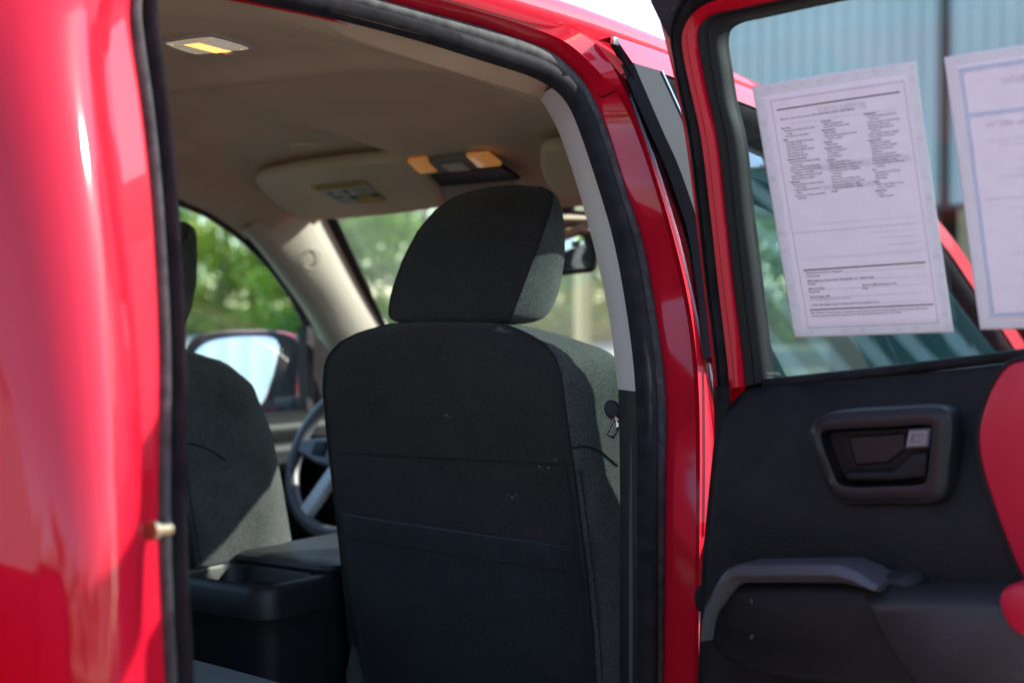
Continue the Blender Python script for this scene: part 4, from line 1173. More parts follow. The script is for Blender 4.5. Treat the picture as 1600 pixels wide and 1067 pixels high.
# ---- rear bench
mb = MB()
ct = []
pf = [PZ(284, 1030, .832), PZ(560, 1067, .832)]
for x in np.linspace(-.66, .66, 23):
    yf = float(np.interp(x, [pf[0][0], pf[1][0]], [pf[0][1], pf[1][1]]))
    yf = -.347 + .0 * yf + .01 * math.cos(x * 4)
    dome_ = .008 * math.cos(x * 5.0)
    ct.append([np.array([x, y, z + dome_]) for y, z in ((yf + .01, .68), (yf + .006, .78), (yf - .004, .812), (yf - .025, .832), (yf - .07, .842), (yf - .18, .840), (-.80, .825), (-.95, .82))])
mb.loft(ct); rs = mb.build('rear_seat', M['fabric'], truck, 50)
mb = MB()
bt = [[np.array([x, y, z + .006 * math.cos(x * 5)]) for y, z in ((-.93, .80), (-.955, .95), (-.985, 1.1), (-1.02, 1.25), (-1.05, 1.31), (-1.09, 1.33), (-1.13, 1.31), (-1.14, 1.2), (-1.12, .8))] for x in np.linspace(-.66, .66, 21)]
mb.loft(bt); mb.build('seat_backrest', M['fabric'], rs, 50)

# ---- centre console with a rear bin and the armrest lid
mb = MB()
def crect(x0, x1, y0, y1, r, n=6):
    P = []
    for cx, cy, a0 in ((x1 - r, y0 + r, -90), (x1 - r, y1 - r, 0), (x0 + r, y1 - r, 90), (x0 + r, y0 + r, 180)):
        for i in range(n + 1): a = math.radians(a0 + 90 * i / n); P.append((cx + r * math.cos(a), cy + r * math.sin(a)))
    return P
x0, x1, y0, y1 = -.132, .095, -.178, .50
rg = lambda d, z, r, yy1=y1: [np.array([a, b, z]) for a, b in crect(x0 + d, x1 - d, y0 + d, yy1 - d, r)]
mb.loft([rg(.010, .46, .045), rg(.004, .70, .045), rg(-.002, .82, .042), rg(-.004, .852, .042), rg(-.0045, .853, .042), rg(-.006, .8545, .042), rg(-.006, .895, .042), rg(.0, .905, .038)], cv=True)
mb.loft([rg(.0, .905, .038, -.02 if False else y1), rg(.006, .908, .034), [np.array([a, b, .906]) for a, b in crect(x0 + .012, x1 - .012, y0 + .012, -.035, .03)], [np.array([a, b, .900]) for a, b in crect(x0 + .015, x1 - .015, y0 + .015, -.038, .03)], [np.array([a, b, .82]) for a, b in crect(x0 + .02, x1 - .02, y0 + .02, -.043, .03)]], cv=True)
mb.add([np.array([a, b, .822]) for a, b in crect(x0 + .02, x1 - .02, y0 + .02, -.043, .03)], [tuple(range(28))])
M['consolem'] = mat('console_plastic', (.014, .0135, .015), .42, spec=.4); bump(M['consolem'], 800, .4, .0005, 'voronoi')
cc = mb.build('center_console', M['consolem'], truck, 35)
mb = MB(); mb.loft([[np.array([-.02 + r * math.cos(a), -.09 + r * math.sin(a), z]) for a in [2 * math.pi * i / 24 for i in range(24)]] for r, z in ((.036, .82), (.036, .885), (.033, .887), (.033, .82))], cv=True); mb.build('cup_holder', M['black'], cc, 40)
mb = MB()
lr = lambda d, z, r=.03: [np.array([a, b, z]) for a, b in crect(x0 - .002 + d, x1 + .004 - d, -.030 + d, .36 - d, r)]
mb.loft([lr(.006, .904), lr(.0, .906), lr(-.003, .912), lr(.0, .919), lr(.010, .9235), lr(.03, .925)], cv=True, cap=True)

M['armlid'] = mat('armrest_vinyl', (.022, .024, .026), .42, spec=.45); bump(M['armlid'], 700, .4, .0006, 'voronoi')
mb.build('armrest_lid', M['armlid'], cc, 40)

# ------------------------------------------------------------------ papers taped inside the opened door's window
vup = np.array([0, .27, 1.0]); vup /= np.linalg.norm(vup)
def paper_fn(u0, z0, tilt=0.0):
    def f(a, b, h):                               # a right, b up, h towards the viewer (metres)
        a, b = a * math.cos(tilt) - b * math.sin(tilt), a * math.sin(tilt) + b * math.cos(tilt)
        z = z0 + b * vup[2]
        return D(u0 + a, wsf(z) + .004 + h, z)
    return f
def paper_mat(name, base):
    m = mat(name, base, .7, spec=.2)
    vary(m, base, tuple(min(1, c * 1.06) for c in base), 60, 6)
    t = m.node_tree; b = bsdf(m); out = t.nodes['Material Output']
    tr = t.nodes.new('ShaderNodeBsdfTranslucent'); tr.inputs[0].default_value = (*base, 1)
    mx = t.nodes.new('ShaderNodeMixShader'); mx.inputs[0].default_value = .30
    t.links.new(b.outputs[0], mx.inputs[1]); t.links.new(tr.outputs[0], mx.inputs[2]); t.links.new(mx.outputs[0], out.inputs[0])
    return m
M['paper'] = paper_mat('paper', (.70, .635, .69))
M['border'] = paper_mat('border_print', (.79, .78, .80))
M['scroll'] = paper_mat('scroll_print', (.735, .72, .735))
M['ghost'] = paper_mat('show_through', (.64, .59, .66))
M['inkp'] = mat('printed_ink', (.018, .015, .025), .9, spec=.1)
M['blue'] = paper_mat('blue_print', (.57, .63, .74))
M['inkg'] = mat('grey_ink', (.34, .29, .36), .7)
PW, PH = .187, .2835
def sheet(fn, W, H, name, label):
    mb = MB()
    gx_ = np.linspace(0, W, 13); gz = np.linspace(0, H, 17)
    curl = lambda a, b: .0012 * math.sin(a * 22) * (b / H) + .0016 * max(0, (b / H - .85)) * 6 * math.sin(a * 16 + 1)
    mb.loft([[fn(a, b, curl(a, b)) for b in gz] for a in gx_])
    o = mb.build(name, M['paper'], None, 60, loc=fn(0, 0, 0), solid=.0002)
    tag(o, label, 'notice sheet')
    return o, curl
class Print:
    def __init__(s, fn, W, H, curl): s.fn, s.W, s.H, s.curl, s.mb, s.mats = fn, W, H, curl, MB(), []
    def mi(s, m):
        if m not in s.mats: s.mats.append(m)
        return s.mats.index(m)
    def p(s, a, t, h): b = s.H - t; return s.fn(a, b, h + s.curl(a, b))
    def bar(s, a0, t0, a1, t1, m, h=.0005):
        n = max(1, int(max(abs(a1 - a0), abs(t1 - t0)) / .02))
        if abs(a1 - a0) > abs(t1 - t0):
            for i in range(n):
                x0 = a0 + (a1 - a0) * i / n; x1 = a0 + (a1 - a0) * (i + 1) / n
                s.mb.add([s.p(x0, t0, h), s.p(x1, t0, h), s.p(x1, t1, h), s.p(x0, t1, h)], [(0, 1, 2, 3)], s.mi(m))
        else:
            for i in range(n):
                y0 = t0 + (t1 - t0) * i / n; y1 = t0 + (t1 - t0) * (i + 1) / n
                s.mb.add([s.p(a0, y0, h), s.p(a1, y0, h), s.p(a1, y1, h), s.p(a0, y1, h)], [(0, 1, 2, 3)], s.mi(m))
    def frame(s, a0, t0, a1, t1, wd, m, h=.0005):
        s.bar(a0, t0, a1, t0 + wd, m, h); s.bar(a0, t1 - wd, a1, t1, m, h); s.bar(a0, t0 + wd, a0 + wd, t1 - wd, m, h); s.bar(a1 - wd, t0 + wd, a1, t1 - wd, m, h)
    def text(s, txt, a, t, size, m, bold=False, flip=False, h=.0006, fit=None):
        v, f = text_verts(txt, size, bold)
        if not v: return
        k = 1.0
        wd = max(q[0] for q in v)
        if fit: k = fit / wd
        if flip: pts = [(a - q[0] * k, t - q[1]) for q in v]
        else: pts = [(a + q[0] * k, t - q[1]) for q in v]
        s.mb.add([s.p(x, y, h) for x, y in pts], f, s.mi(m))
fn1 = paper_fn(.0045, 1.3065, .040)
pap1, cu1 = sheet(fn1, PW, PH, 'buyers_guide_sheet', 'white printed notice with columns of small text on the open door window')
P1 = Print(fn1, PW, PH, cu1)
W_, H_ = PW, PH
P1.frame(.0015, .0015, W_ - .0015, H_ - .0015, .0105, M['border'], .0003)
for i in range(46):                                # scroll ornament round the border
    t = i / 46
    per = 2 * (W_ + H_) * t
    if per < W_: a, b = per, .006
    elif per < W_ + H_: a, b = W_ - .006, per - W_
    elif per < 2 * W_ + H_: a, b = W_ - (per - W_ - H_), H_ - .006
    else: a, b = .006, H_ - (per - 2 * W_ - H_)
    a = min(max(a, .005), W_ - .005); b = min(max(b, .005), H_ - .005)
    r0 = .0028 + .0012 * (i % 3)
    q = [(a + r0 * math.cos(g), b + r0 * .7 * math.sin(g + i)) for g in [2 * math.pi * j / 8 for j in range(8)]]
    P1.mb.add([P1.p(min(max(x, .001), W_ - .001), min(max(y, .001), H_ - .001), .0005) for x, y in q], [tuple(range(8))], P1.mi(M['scroll']))
P1.frame(.0195, .0185, W_ - .0145, H_ - .0105, .0006, M['inkg'])
P1.bar(.0255, .0285, W_ - .0205, .0297, M['inkp'])
P1.text('BUYERS GUIDE', .128, .0400, .0095, M['ghost'], True, True, .0004, .055)
P1.text('IMPORTANT: Spoken promises are difficult to enforce. Ask the dealer', .160, .0465, .0030, M['ghost'], False, True, .0004, .12)
P1.text('AS IS - NO DEALER WARRANTY', .168, .1000, .0105, M['ghost'], True, True, .0004, .118)
P1.text('DEALER WARRANTY', .130, .1215, .0085, M['ghost'], True, True, .0004, .07)
P1.text('Below is a list of some major defects that may occur in used vehicles.', .0275, .0405, .0026, M['inkp'], fit=.088)
c1 = ['*Frame & Body', 'Frame-cracks, corrective welds, or rusted', ' through', 'Dog tracks-bent or twisted frame', '*Engine', 'Oil leakage, excluding normal seepage', 'Cracked block or head', 'Belts missing or inoperable', 'Knocks or misses related to camshaft', 'lifters and push rods', 'Abnormal exhaust discharge', '*Transmission & Drive Shaft', 'Improper fluid level or leakage, excluding', ' normal seepage', 'Cracked or damaged case which is visible', 'Abnormal noise or vibration caused by faulty', ' transmission or drive shaft', 'Improper shifting or functioning in any gear', 'Manual clutch slips or chatters', '*Differential', 'Improper fluid level or leakage, excluding', ' normal seepage', 'Cracked or damaged housing which is', ' visible', 'Abnormal noise or vibration caused by faulty', ' differential']
c2_ = ['*Cooling System', 'Leakage including radiator', 'Improperly functioning water pump', '*Electrical System', 'Battery leakage', 'Improperly functioning alternator, generator,', ' battery, or starter', '*Fuel System', 'Visible leakage', '*Inoperable Accessories', 'Gauges or warning devices', 'Air conditioner', 'Heater & Defroster', '*Brake System', 'Failure warning light broken', 'Pedal not firm under pressure (DOT spec.)', 'Not enough pedal reserve (DOT spec.)', 'Does not stop vehicle in straight line', ' (DOT spec.)', 'Hoses damaged', 'Drum or rotor too thin (Mfgr. Specs)', 'Lining or pad thickness less than 1/32 inch', 'Power unit not operating or leaking', 'Structural or mechanical parts damaged', '*Air Bags']
c3_ = ['*Steering System', 'Too much free play at steering wheel', ' (DOT specs.)', 'Free play in linkage more than 1/4 inch', 'Steering gear binds or jams', 'Front wheels aligned improperly', ' (DOT specs.)', 'Power unit belts cracked or slipping', 'Power unit fluid level improper', '*Suspension System', 'Ball joint seals damaged', 'Structural parts bent or damaged', 'Stabilizer bar disconnected', 'Spring broken', 'Shock absorber mounting loose', 'Rubber bushings damaged or missing', 'Radius rod damaged or missing', 'Shock absorber leaking or functioning', ' improperly', '*Tires', 'Tread depth less than 2/32 inch', 'Sizes mismatched', 'Visible damage', '*Wheels', 'Visible cracks, damage or repairs', 'Loose or missing bolts', '*Exhaust System', 'Leakage', 'Catalytic Converter']
for lines, a0, t0 in ((c1, .0275, .0500), (c2_, .0745, .0485), (c3_, .1245, .0470)):
    t = t0
    for s_ in lines:
        hd = s_[0] == '*'
        if hd: t += .0004
        ind = 0 if hd else (.0055 if s_[0] == ' ' else .0025)
        q = s_.strip('* ')
        P1.text(q, a0 + ind, t, .0025, M['inkp'], hd, fit=min(.037, len(q) * .00090))
        t += .00305
for t, wd in ((.158, .115), (.166, .145), (.172, .06), (.1785, .05), (.186, .04), (.1945, .14)):
    P1.text('vehicle dealer warranty systems covered duration percentage of labor parts', .166, t, .0026, M['ghost'], False, True, .0004, wd)
P1.bar(.0275, .1645, .160, .1649, M['ghost']); P1.bar(.030, .1955, .160, .1958, M['ghost'])
P1.bar(.0255, .2065, W_ - .0195, .2078, M['inkp'])
P1.text('Global Motors Ford of Augusta', .028, .2115, .0030, M['inkp'], fit=.044); P1.text('DEALER NAME', .028, .2150, .0022, M['inkp'], fit=.016)
P1.text('3495 Jefferson Davis Hwy, Graniteville, SC  29829-4022', .028, .2205, .0030, M['inkp'], fit=.080); P1.text('ADDRESS', .028, .2240, .0022, M['inkp'], fit=.010)
P1.text('(803) 593-2700', .028, .2295, .0030, M['inkp'], fit=.020); P1.text('TELEPHONE', .028, .2330, .0022, M['inkp'], fit=.013)
P1.text('dmotors@chatteauto.com', .0925, .2285, .0030, M['inkp'], fit=.040); P1.text('EMAIL', .0925, .2320, .0022, M['inkp'], fit=.007)
P1.text('Chris Hodges, GM', .028, .2385, .0030, M['inkp'], fit=.024); P1.text('FOR COMPLAINTS AFTER SALE, CONTACT:', .028, .2418, .0022, M['inkg'], fit=.050)
P1.text('I hereby acknowledge receipt of the Buyers Guide at the closing of this sale.', .028, .2475, .0026, M['inkp'], fit=.082)
for t in (.2120, .2210, .2300, .2390, .2480): P1.bar(.028 + (.045 if t < .213 else .0), t, W_ - .0215, t + .0003, M['inkg'])
P1.bar(.0255, .2518, W_ - .0175, .2530, M['inkp'])
P1.text('IMPORTANT: The information on this form is part of any contract to buy this vehicle.  Removing this label before', .026, .2570, .0026, M['inkp'], fit=.137)
P1.text('consumer purchase (except for purpose of test-driving) violates federal law (16 C.F.R. 455).', .026, .2602, .0026, M['inkp'], fit=.107)
P1.mb.build('printed_text', P1.mats, pap1, 0, loc=fn1(0, 0, 0))

fn2 = paper_fn(.2195, 1.3165, .030)
pap2, cu2 = sheet(fn2, PW + .005, PH - .004, 'window_price_sheet', 'white notice with a pale blue frame, cut off by the right edge')
P2 = Print(fn2, PW + .005, PH - .004, cu2)
W2, H2 = P2.W, P2.H
P2.frame(.0015, .0015, W2 - .0015, H2 - .0015, .0085, M['border'], .0003)
P2.frame(.013, .013, W2 - .013, H2 - .013, .0048, M['blue'], .0004)
P2.bar(.0178, .058, W2 - .0178, .0625, M['blue'], .0004)
P2.text('Global Ford', .085, .034, .010, M['ghost'], True, True, .0005, .030)
P2.text('2016 Toyota Tacoma SR5 V6', .150, .074, .0075, M['ghost'], True, True, .0005, .118)
t = .083
for wd, g in ((.13, 0), (.115, 0), (.10, .010), (.09, 0), (.105, 0), (.12, 0), (.095, .006), (.09, 0), (.14, 0), (.12, .006), (.10, 0), (.11, 0), (.095, .008), (.085, 0), (.10, 0), (.125, .006), (.09, 0), (.08, .004), (.12, 0)):
    t += g + .0052
    P2.text('equipment power windows locks cruise bluetooth tow package fog lamps', W2 - .030 + .0, t, .0030, M['ghost'], False, True, .0005, wd)
P2.mb.build('printed_text', P2.mats, pap2, 0, loc=fn2(0, 0, 0))

# ------------------------------------------------------------------ the lot, building, trees
def hgt(x, y):
    d = math.hypot(x - CAM[0], y - CAM[1])
    a = math.degrees(math.atan2(-(x - CAM[0]), y - CAM[1]))
    edge = float(np.interp(a, [10, 30, 36, 50, 60], [34, 40, 46, 56, 60]))
    k = min(1, max(0, (d - edge * .55) / (edge * .5)))
    return .62 * k * k * (3 - 2 * k) if -20 < a < 110 else 0.0
g = MB()
rad = [0, 2, 4, 8, 14, 20, 25, 30, 35, 40, 45, 50, 55, 60, 70, 90, 140, 300, 900]
na = 72
v = [np.array([CAM[0], CAM[1], 0])]
for r in rad[1:]:
    for i in range(na):
        a = 2 * math.pi * i / na; x = CAM[0] + r * math.cos(a); y = CAM[1] + r * math.sin(a); v.append(np.array([x, y, hgt(x, y)]))
f = [(0, 1 + i, 1 + (i + 1) % na) for i in range(na)]
for k in range(len(rad) - 2):
    for i in range(na):
        f.append((1 + k * na + i, 1 + k * na + (i + 1) % na, 1 + (k + 1) * na + (i + 1) % na, 1 + (k + 1) * na + i))
g.add(v, f)
M['lot'] = mat('pale_concrete', (.42, .38, .30), .9)
vary(M['lot'], (.36, .325, .26), (.47, .43, .345), .6, 8)
tag(g.build('parking_lot', M['lot'], None, 60), kind='structure')
mb = MB(); mb.loft([[np.array([CAM[0] + r * math.cos(a), CAM[1] + r * math.sin(a), .004]) for a in [2 * math.pi * i / 72 for i in range(72)]] for r in (.01, 3, 7, 12.5)], cv=True)
M['asphalt'] = mat('worn_concrete', (.36, .33, .28), .9); vary(M['asphalt'], (.20, .19, .17), (.29, .275, .245), 2.5, 10)  # unseen ground round the truck, toned down to cut the light it bounces
tag(mb.build('concrete_apron', M['asphalt'], None, 60), kind='structure')
# strip of grass under the trees
def polar(a, d): a = math.radians(a); return CAM[0] - d * math.sin(a), CAM[1] + d * math.cos(a)
edge_of = lambda a: float(np.interp(a, [-20, 10, 30, 36, 50, 60, 80], [40, 34, 40, 48, 58, 62, 62]))
g = MB(); inner = []; outer = []
for a in np.linspace(-18, 78, 60):
    x, y = polar(a, edge_of(a) - .2); inner.append(np.array([x, y, hgt(x, y) + .03])); x, y = polar(a, edge_of(a) + 60); outer.append(np.array([x, y, max(hgt(x, y), .6) + .05]))
g.loft([inner, lerp(inner, outer, .1), lerp(inner, outer, .4), outer])
M['grass'] = mat('grass', (.05, .09, .02), .9); vary(M['grass'], (.015, .045, .008), (.035, .075, .014), 1.5, 8)
tag(g.build('grass_verge', M['grass'], None, 60), kind='structure')

# ---- trees
def leaf_mat(name, c1, c2):
    m = mat(name, c1, .6, spec=.3); vary(m, c1, c2, 1.1, 3, .3, .7)
    t = m.node_tree; b = bsdf(m); out = t.nodes['Material Output']
    tr = t.nodes.new('ShaderNodeBsdfTranslucent'); tr.inputs[0].default_value = (c2[0] * 1.6, c2[1] * 1.6, c2[2] * .9, 1)
    mx = t.nodes.new('ShaderNodeMixShader'); mx.inputs[0].default_value = .42
    t.links.new(b.outputs[0], mx.inputs[1]); t.links.new(tr.outputs[0], mx.inputs[2]); t.links.new(mx.outputs[0], out.inputs[0])
    return m
LM = [leaf_mat('leaves_fresh', (.16, .30, .04), (.34, .46, .08)), leaf_mat('leaves_deep', (.07, .17, .04), (.18, .31, .07)), leaf_mat('leaves_yellow', (.22, .30, .03), (.36, .40, .06))]
M['bark'] = mat('bark', (.12, .09, .065), .9); vary(M['bark'], (.07, .055, .04), (.17, .13, .10), 6, 8)
def tree_meshes(seed, H, W, lm, n):
    r = random.Random(seed)
    root = empty('leafy_tree')
    t = MB()
    tops = []
    t.tube([np.array([0, 0, -.2]), np.array([.05, 0, H * .3]), np.array([-.08, .05, H * .62]), np.array([.02, 0, H * .9])], [H * .024, H * .018, H * .010, .02], 8)
    cl = []
    for i in range(11):
        z0 = H * r.uniform(.18, .75); a = r.uniform(0, 6.28); l = W * r.uniform(.55, .95) * (1 - abs(z0 / H - .45))
        e = np.array([l * math.cos(a), l * math.sin(a), z0 + H * r.uniform(.05, .18)])
        t.tube([np.array([0, 0, z0]), e * .5 + np.array([0, 0, z0 * .5 + .1]), e], [H * .008, H * .005, .01], 6)
        cl.append((e, r.uniform(.55, 1.0) * W * .55)); cl.append((e * .6 + np.array([0, 0, z0 * .4]), W * .4))
    for z in (.12, .3, .5, .7, .85, .95):
        a = r.uniform(0, 6.28); cl.append((np.array([W * .25 * math.cos(a), W * .25 * math.sin(a), H * z]), W * r.uniform(.35, .6)))
    for i in range(7):
        a = i * .9; cl.append((np.array([W * .7 * math.cos(a), W * .7 * math.sin(a), r.uniform(.35, .9)]), W * .42))
    t.build('trunk', M['bark'], root, 50)
    c = MB()
    for i in range(n):
        p0, rr = cl[r.randrange(len(cl))]
        d = np.array([r.gauss(0, 1), r.gauss(0, 1), r.gauss(0, 1)]); d /= np.linalg.norm(d) + 1e-6
        p = p0 + d * rr * r.uniform(.35, 1.0) * np.array([1, 1, .75])
        if p[2] < .05: p[2] = r.uniform(.05, .7)
        s = r.uniform(.12, .30)
        q = np.array([r.gauss(0, 1), r.gauss(0, 1), r.gauss(0, .7)]); q /= np.linalg.norm(q); e1_ = np.cross(q, d); e1_ /= np.linalg.norm(e1_) + 1e-6; e2_ = np.cross(q, e1_)
        c.add([p - e1_ * s * .5, p + e2_ * s * .35, p + e1_ * s * .6, p - e2_ * s * .35], [(0, 1, 2, 3)])
    me = c.build('crown', lm, root, 5)
    return root
protos = [tree_meshes(1, 7.6, 2.7, LM[0], 4600), tree_meshes(2, 8.6, 3.0, LM[1], 4800), tree_meshes(3, 6.4, 2.5, LM[2], 4200), tree_meshes(4, 9.5, 3.2, LM[1], 4800)]
spots = []
r2 = random.Random(11)
for i, a in enumerate(np.arange(26, 62, 2.6)): spots.append((a + r2.uniform(-.5, .5), edge_of(a) + r2.uniform(.5, 3), [0, 2, 1, 0, 2, 0, 1][i % 7], r2.uniform(.80, 1.05)))
for i, a in enumerate(np.arange(24, 64, 3.0)): spots.append((a + r2.uniform(-.6, .6), edge_of(a) + r2.uniform(6, 9), [1, 3, 0, 1, 2][i % 5], r2.uniform(.85, 1.1)))
for i, a in enumerate(np.arange(-12, 24, 3.6)): spots.append((a + r2.uniform(-.6, .6), edge_of(a) + r2.uniform(1, 8), [1, 3, 1, 0][i % 4], r2.uniform(.8, 1.1)))
for i, a in enumerate(np.arange(182, 300, 5.5)): spots.append((a + r2.uniform(-1, 1), 34 + r2.uniform(0, 8), [1, 3, 0][i % 3], r2.uniform(.9, 1.25)))  # added trees, out of view; they block the bright horizon reflected in the paint
used = set()
for a, d, k, s in spots:
    o = protos[k] if k not in used else copy_tree(protos[k])
    used.add(k)
    x, y = polar(a, d); o.location = (x, y, hgt(x, y)); o.rotation_euler = (0, 0, r2.uniform(0, 6.28)); o.scale = (s * 1.1, s * 1.1, s)
    kind_ = ['fresh green', 'deep green tall', 'yellow green low', 'deep green tallest'][k]
    if a > 100: lb, gp_ = kind_ + ' leafy tree across the lot, out of frame behind the viewer', 'trees across the lot behind the viewer'
    elif a > 41.5: lb, gp_ = kind_ + ' leafy tree beyond the driver side window', 'trees beyond the driver side window'
    elif a > 26: lb, gp_ = kind_ + ' leafy tree beyond the windscreen', 'trees beyond the windscreen'
    else: lb, gp_ = kind_ + ' leafy tree behind the pale metal building', 'trees behind the metal building'
    tag(o, lb, 'tree', gp_)

# ---- corrugated metal building ahead (raised wall on posts) and the one behind that the door mirror shows
M['metal'] = mat('ribbed_sheet_metal', (.50, .53, .53), .5, .0, spec=.4)
vary(M['metal'], (.40, .415, .41), (.47, .48, .47), .8, 6, stretch=(1, 1, .15))
M['shedm'] = mat('shed_sheet_metal', (.34, .39, .42), .6, spec=.3)
M['post'] = mat('timber_post', (.46, .34, .17), .8); vary(M['post'], (.66, .50, .20), (.80, .62, .28), 3, 6, stretch=(4, 4, .4))
M['rust'] = mat('rusty_flashing', (.045, .035, .028), .7)
def ribbed(mb, x0, x1, y, z0, z1, face=-1, pitch=.19, m=0):
    xsn = []; x = x0
    while x < x1:
        for dx, h in ((0, 0), (pitch * .45, 0), (pitch * .55, .030), (pitch * .78, .030), (pitch * .88, 0)): xsn.append((x + dx, h))
        x += pitch
    mb.loft([[np.array([a, y + face * h, z]) for z in (z0, (z0 + z1) / 2, z1)] for a, h in xsn], m=m)
bld = empty('metal_building', (4, 15.2, 0)); tag(bld, 'pale corrugated metal building raised on timber posts ahead of the truck', 'building')
mb = MB(); ribbed(mb, -7.1, 1.5, 15.0, 2.66, 8.0);  mb.box(-7.1, 22, 15.08, 15.16, 2.66, 8.0); mb.build('corrugated_wall', M['metal'], bld, 30)
M['wain'] = mat('green_wainscot', (.05, .13, .125), .5, spec=.4); M['wainrib'] = mat('pale_rib', (.42, .52, .52), .5)  # unseen wall end, rib contrast coloured in for its reflection in the door glass
mb = MB(); mb.box(1.5, 22, 15.05, 15.078, 0, 8.0); mb.build('wainscot', M['wain'], bld, 30)
mb = MB()
x_ = 1.6
while x_ < 21.8:
    mb.box(x_, x_ + .20, 14.99, 15.046, 0, 8.0); x_ += .52
mb.build('wainscot_ribs', M['wainrib'], bld, 30)
mb = MB(); mb.box(-7.15, 22.05, 14.85, 27, 8.003, 8.12); mb.build('roof', M['metal'], bld, 30)
mb = MB(); mb.box(-7.25, -7.105, 14.92, 15.18, 2.66, 8.0); mb.build('corner_flashing', M['metal'], bld, 30)
mb = MB(); mb.box(-3.84, -3.74, 14.93, 14.969, 2.655, 8.0); mb.build('wall_joint', M['rust'], bld, 30)
mb = MB(); mb.box(-7.1, 1.45, 14.98, 15.2, 2.60, 2.655); mb.build('beam', M['rust'], bld, 30)
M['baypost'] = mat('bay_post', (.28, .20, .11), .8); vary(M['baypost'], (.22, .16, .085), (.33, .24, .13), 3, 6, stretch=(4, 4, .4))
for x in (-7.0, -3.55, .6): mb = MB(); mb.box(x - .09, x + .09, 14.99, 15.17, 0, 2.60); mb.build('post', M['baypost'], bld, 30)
M['bay'] = mat('dark_bay_lining', (.055, .075, .06), .8)  # bay walls added to darken the view through the glass, shade in their colour
mb = MB(); mb.box(-7.1, 22, 26.85, 27, 0, 8); mb.build('back_wall', M['bay'], bld, 30)
mb = MB(); mb.box(-7.1, -7.0, 19.5, 26.84, 0, 8); mb.build('side_wall', M['bay'], bld, 30)
pst = MB(); x, y = polar(35 - math.degrees(math.atan(110 / 2222)), 19.8)
pst.box(x - .085, x + .085, y - .085, y + .085, 0, 3.3, 0, .01)
ca, sa = math.cos(math.radians(-20)), math.sin(math.radians(-20))
pst.v = [(x + (a - x) * ca - (b - y) * sa, y + (a - x) * sa + (b - y) * ca, c) for a, b, c in pst.v]
tag(pst.build('timber_post', M['post'], None, 30, loc=(x, y, 0)), 'pale square timber post beyond the windscreen, under the rear view mirror', 'post')
shed = empty('metal_shed', (-8, -22, 0)); tag(shed, 'pale ribbed metal shed behind the truck, reflected in the driver door mirror', 'building')
mb = MB(); ribbed(mb, -22, 3, -22, 0, 8.5, 1, .42); mb.box(-22, 3, -22.2, -22.05, 0, 8.5); mb.build('corrugated_wall', M['shedm'], shed, 30)
mb = MB(); mb.box(-22.2, 3.2, -30, -21.7, 8.503, 8.65); mb.build('roof', M['metal'], shed, 30)

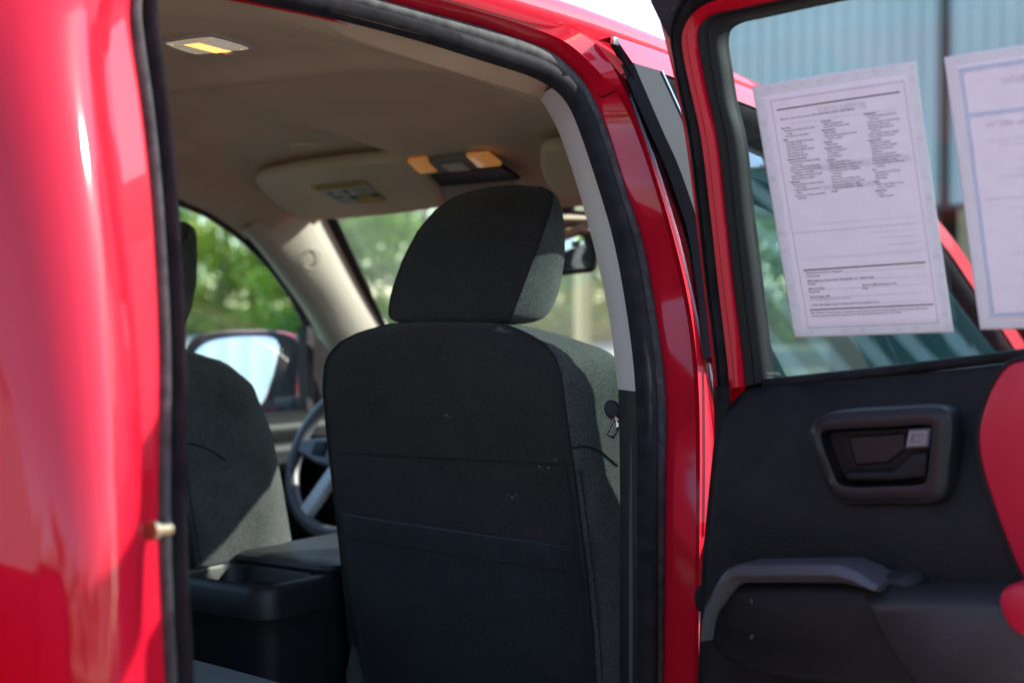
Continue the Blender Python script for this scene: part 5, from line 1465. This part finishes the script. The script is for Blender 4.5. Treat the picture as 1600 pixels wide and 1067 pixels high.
# ---- parked cars and lamp posts to the right, seen only as reflections in the rear pillar's paint
def car(name, paint, loc, rz, label):
    root = empty(name, loc, rz)
    b = MB()
    prof = [(-2.2, .55, .75, .80), (-2.15, .35, .92, .86), (-1.5, .3, 1.0, .9), (-.9, .3, 1.02, .9), (.9, .3, .95, .9), (1.7, .3, .88, .88), (2.15, .35, .75, .82), (2.2, .45, .62, .78)]
    b.loft([[np.array([y, -w_, z0]), np.array([y, -w_ - .02, (z0 + z1) / 2]), np.array([y, -w_ + .03, z1 - .05]), np.array([y, -w_ + .15, z1]), np.array([y, w_ - .15, z1]), np.array([y, w_ - .03, z1 - .05]), np.array([y, w_ + .02, (z0 + z1) / 2]), np.array([y, w_, z0])] if False else [np.array([yy_, x, z]) for yy_, x, z in ((y, -w_, z0), (y, -w_ - .02, (z0 + z1) / 2), (y, -w_ + .03, z1 - .05), (y, -w_ + .15, z1), (y, w_ - .15, z1), (y, w_ - .03, z1 - .05), (y, w_ + .02, (z0 + z1) / 2), (y, w_, z0))] for y, z0, z1, w_ in prof], cv=True, cap=True)
    b.build('body', paint, None, 35).parent = root
    c = MB()
    c.loft([[np.array([y, x * w_, z]) for x in (-1, -.8, .8, 1)] for y, z, w_ in ((-1.75, .98, .8), (-1.15, 1.40, .64), (-.5, 1.47, .62), (.2, 1.43, .62), (1.0, .93, .8))]); 
    for sg in (-1, 1): c.loft([[np.array([-1.75, sg * .8, .98]), np.array([-1.15, sg * .64, 1.40]), np.array([-.5, sg * .62, 1.47]), np.array([.2, sg * .62, 1.43]), np.array([1.0, sg * .8, .93])], [np.array([y, sg * .8, .96]) for y in (-1.75, -1.15, -.5, .2, 1.0)]])
    c.build('cabin', mat('dark_window', (.02, .025, .03), .05), None, 30).parent = root
    c = MB(); c.loft([[np.array([y, x, z]) for x in (-.6, 0, .6)] for y, z in ((-1.1, 1.42), (-.5, 1.485), (.2, 1.445))]); c.build('roof', paint, None, 35, solid=.02).parent = root
    for wx in (-1.35, 1.35):
        for wy in (-.85, .85):
            t = MB(); t.loft([[np.array([wx + r * math.cos(a), wy + h, .33 + r * math.sin(a)]) for a in [2 * math.pi * i / 24 for i in range(24)]] for r, h in ((.2, -.1), (.32, -.1), (.33, -.08), (.33, .08), (.32, .1), (.2, .1))], cv=True, cap=True); t.build('wheel', M['tyre'], None, 40).parent = root
    tag(root, label, 'car')
wp = mat('white_car_paint', (.75, .75, .74), .4, coat=1.0); kp = mat('dark_car_paint', (.03, .035, .045), .4, coat=1.0); sp_ = mat('silver_car_paint', (.5, .5, .5), .35, .6, coat=1.0)
car('parked_car', wp, (11.5, 7.6, 0), math.radians(70), 'white parked car mirrored in the red rear pillar')
car('parked_car', kp, (14.5, 11.0, 0), math.radians(75), 'dark parked car mirrored in the red rear pillar')
car('parked_car', sp_, (13.0, 4.2, 0), math.radians(65), 'silver parked car mirrored in the red rear pillar')
for i, (x, y, h) in enumerate(((17, 12.5, 7.5), (24, 19, 8.5))):
    root = empty('lamp_post', (x, y, 0)); tag(root, ['short grey lamp post mirrored in the red rear pillar', 'taller far grey lamp post mirrored in the red rear pillar'][i], 'lamp post')
    t = MB(); t.tube([np.array([0, 0, 0]), np.array([0, 0, h])], [.10, .06], 10); t.build('pole', M['satin'], None, 40).parent = root
    t = MB(); t.box(-.9, .9, -.12, .12, h, h + .12, 0, .02); t.build('lamp_head', M['satin'], None, 40).parent = root
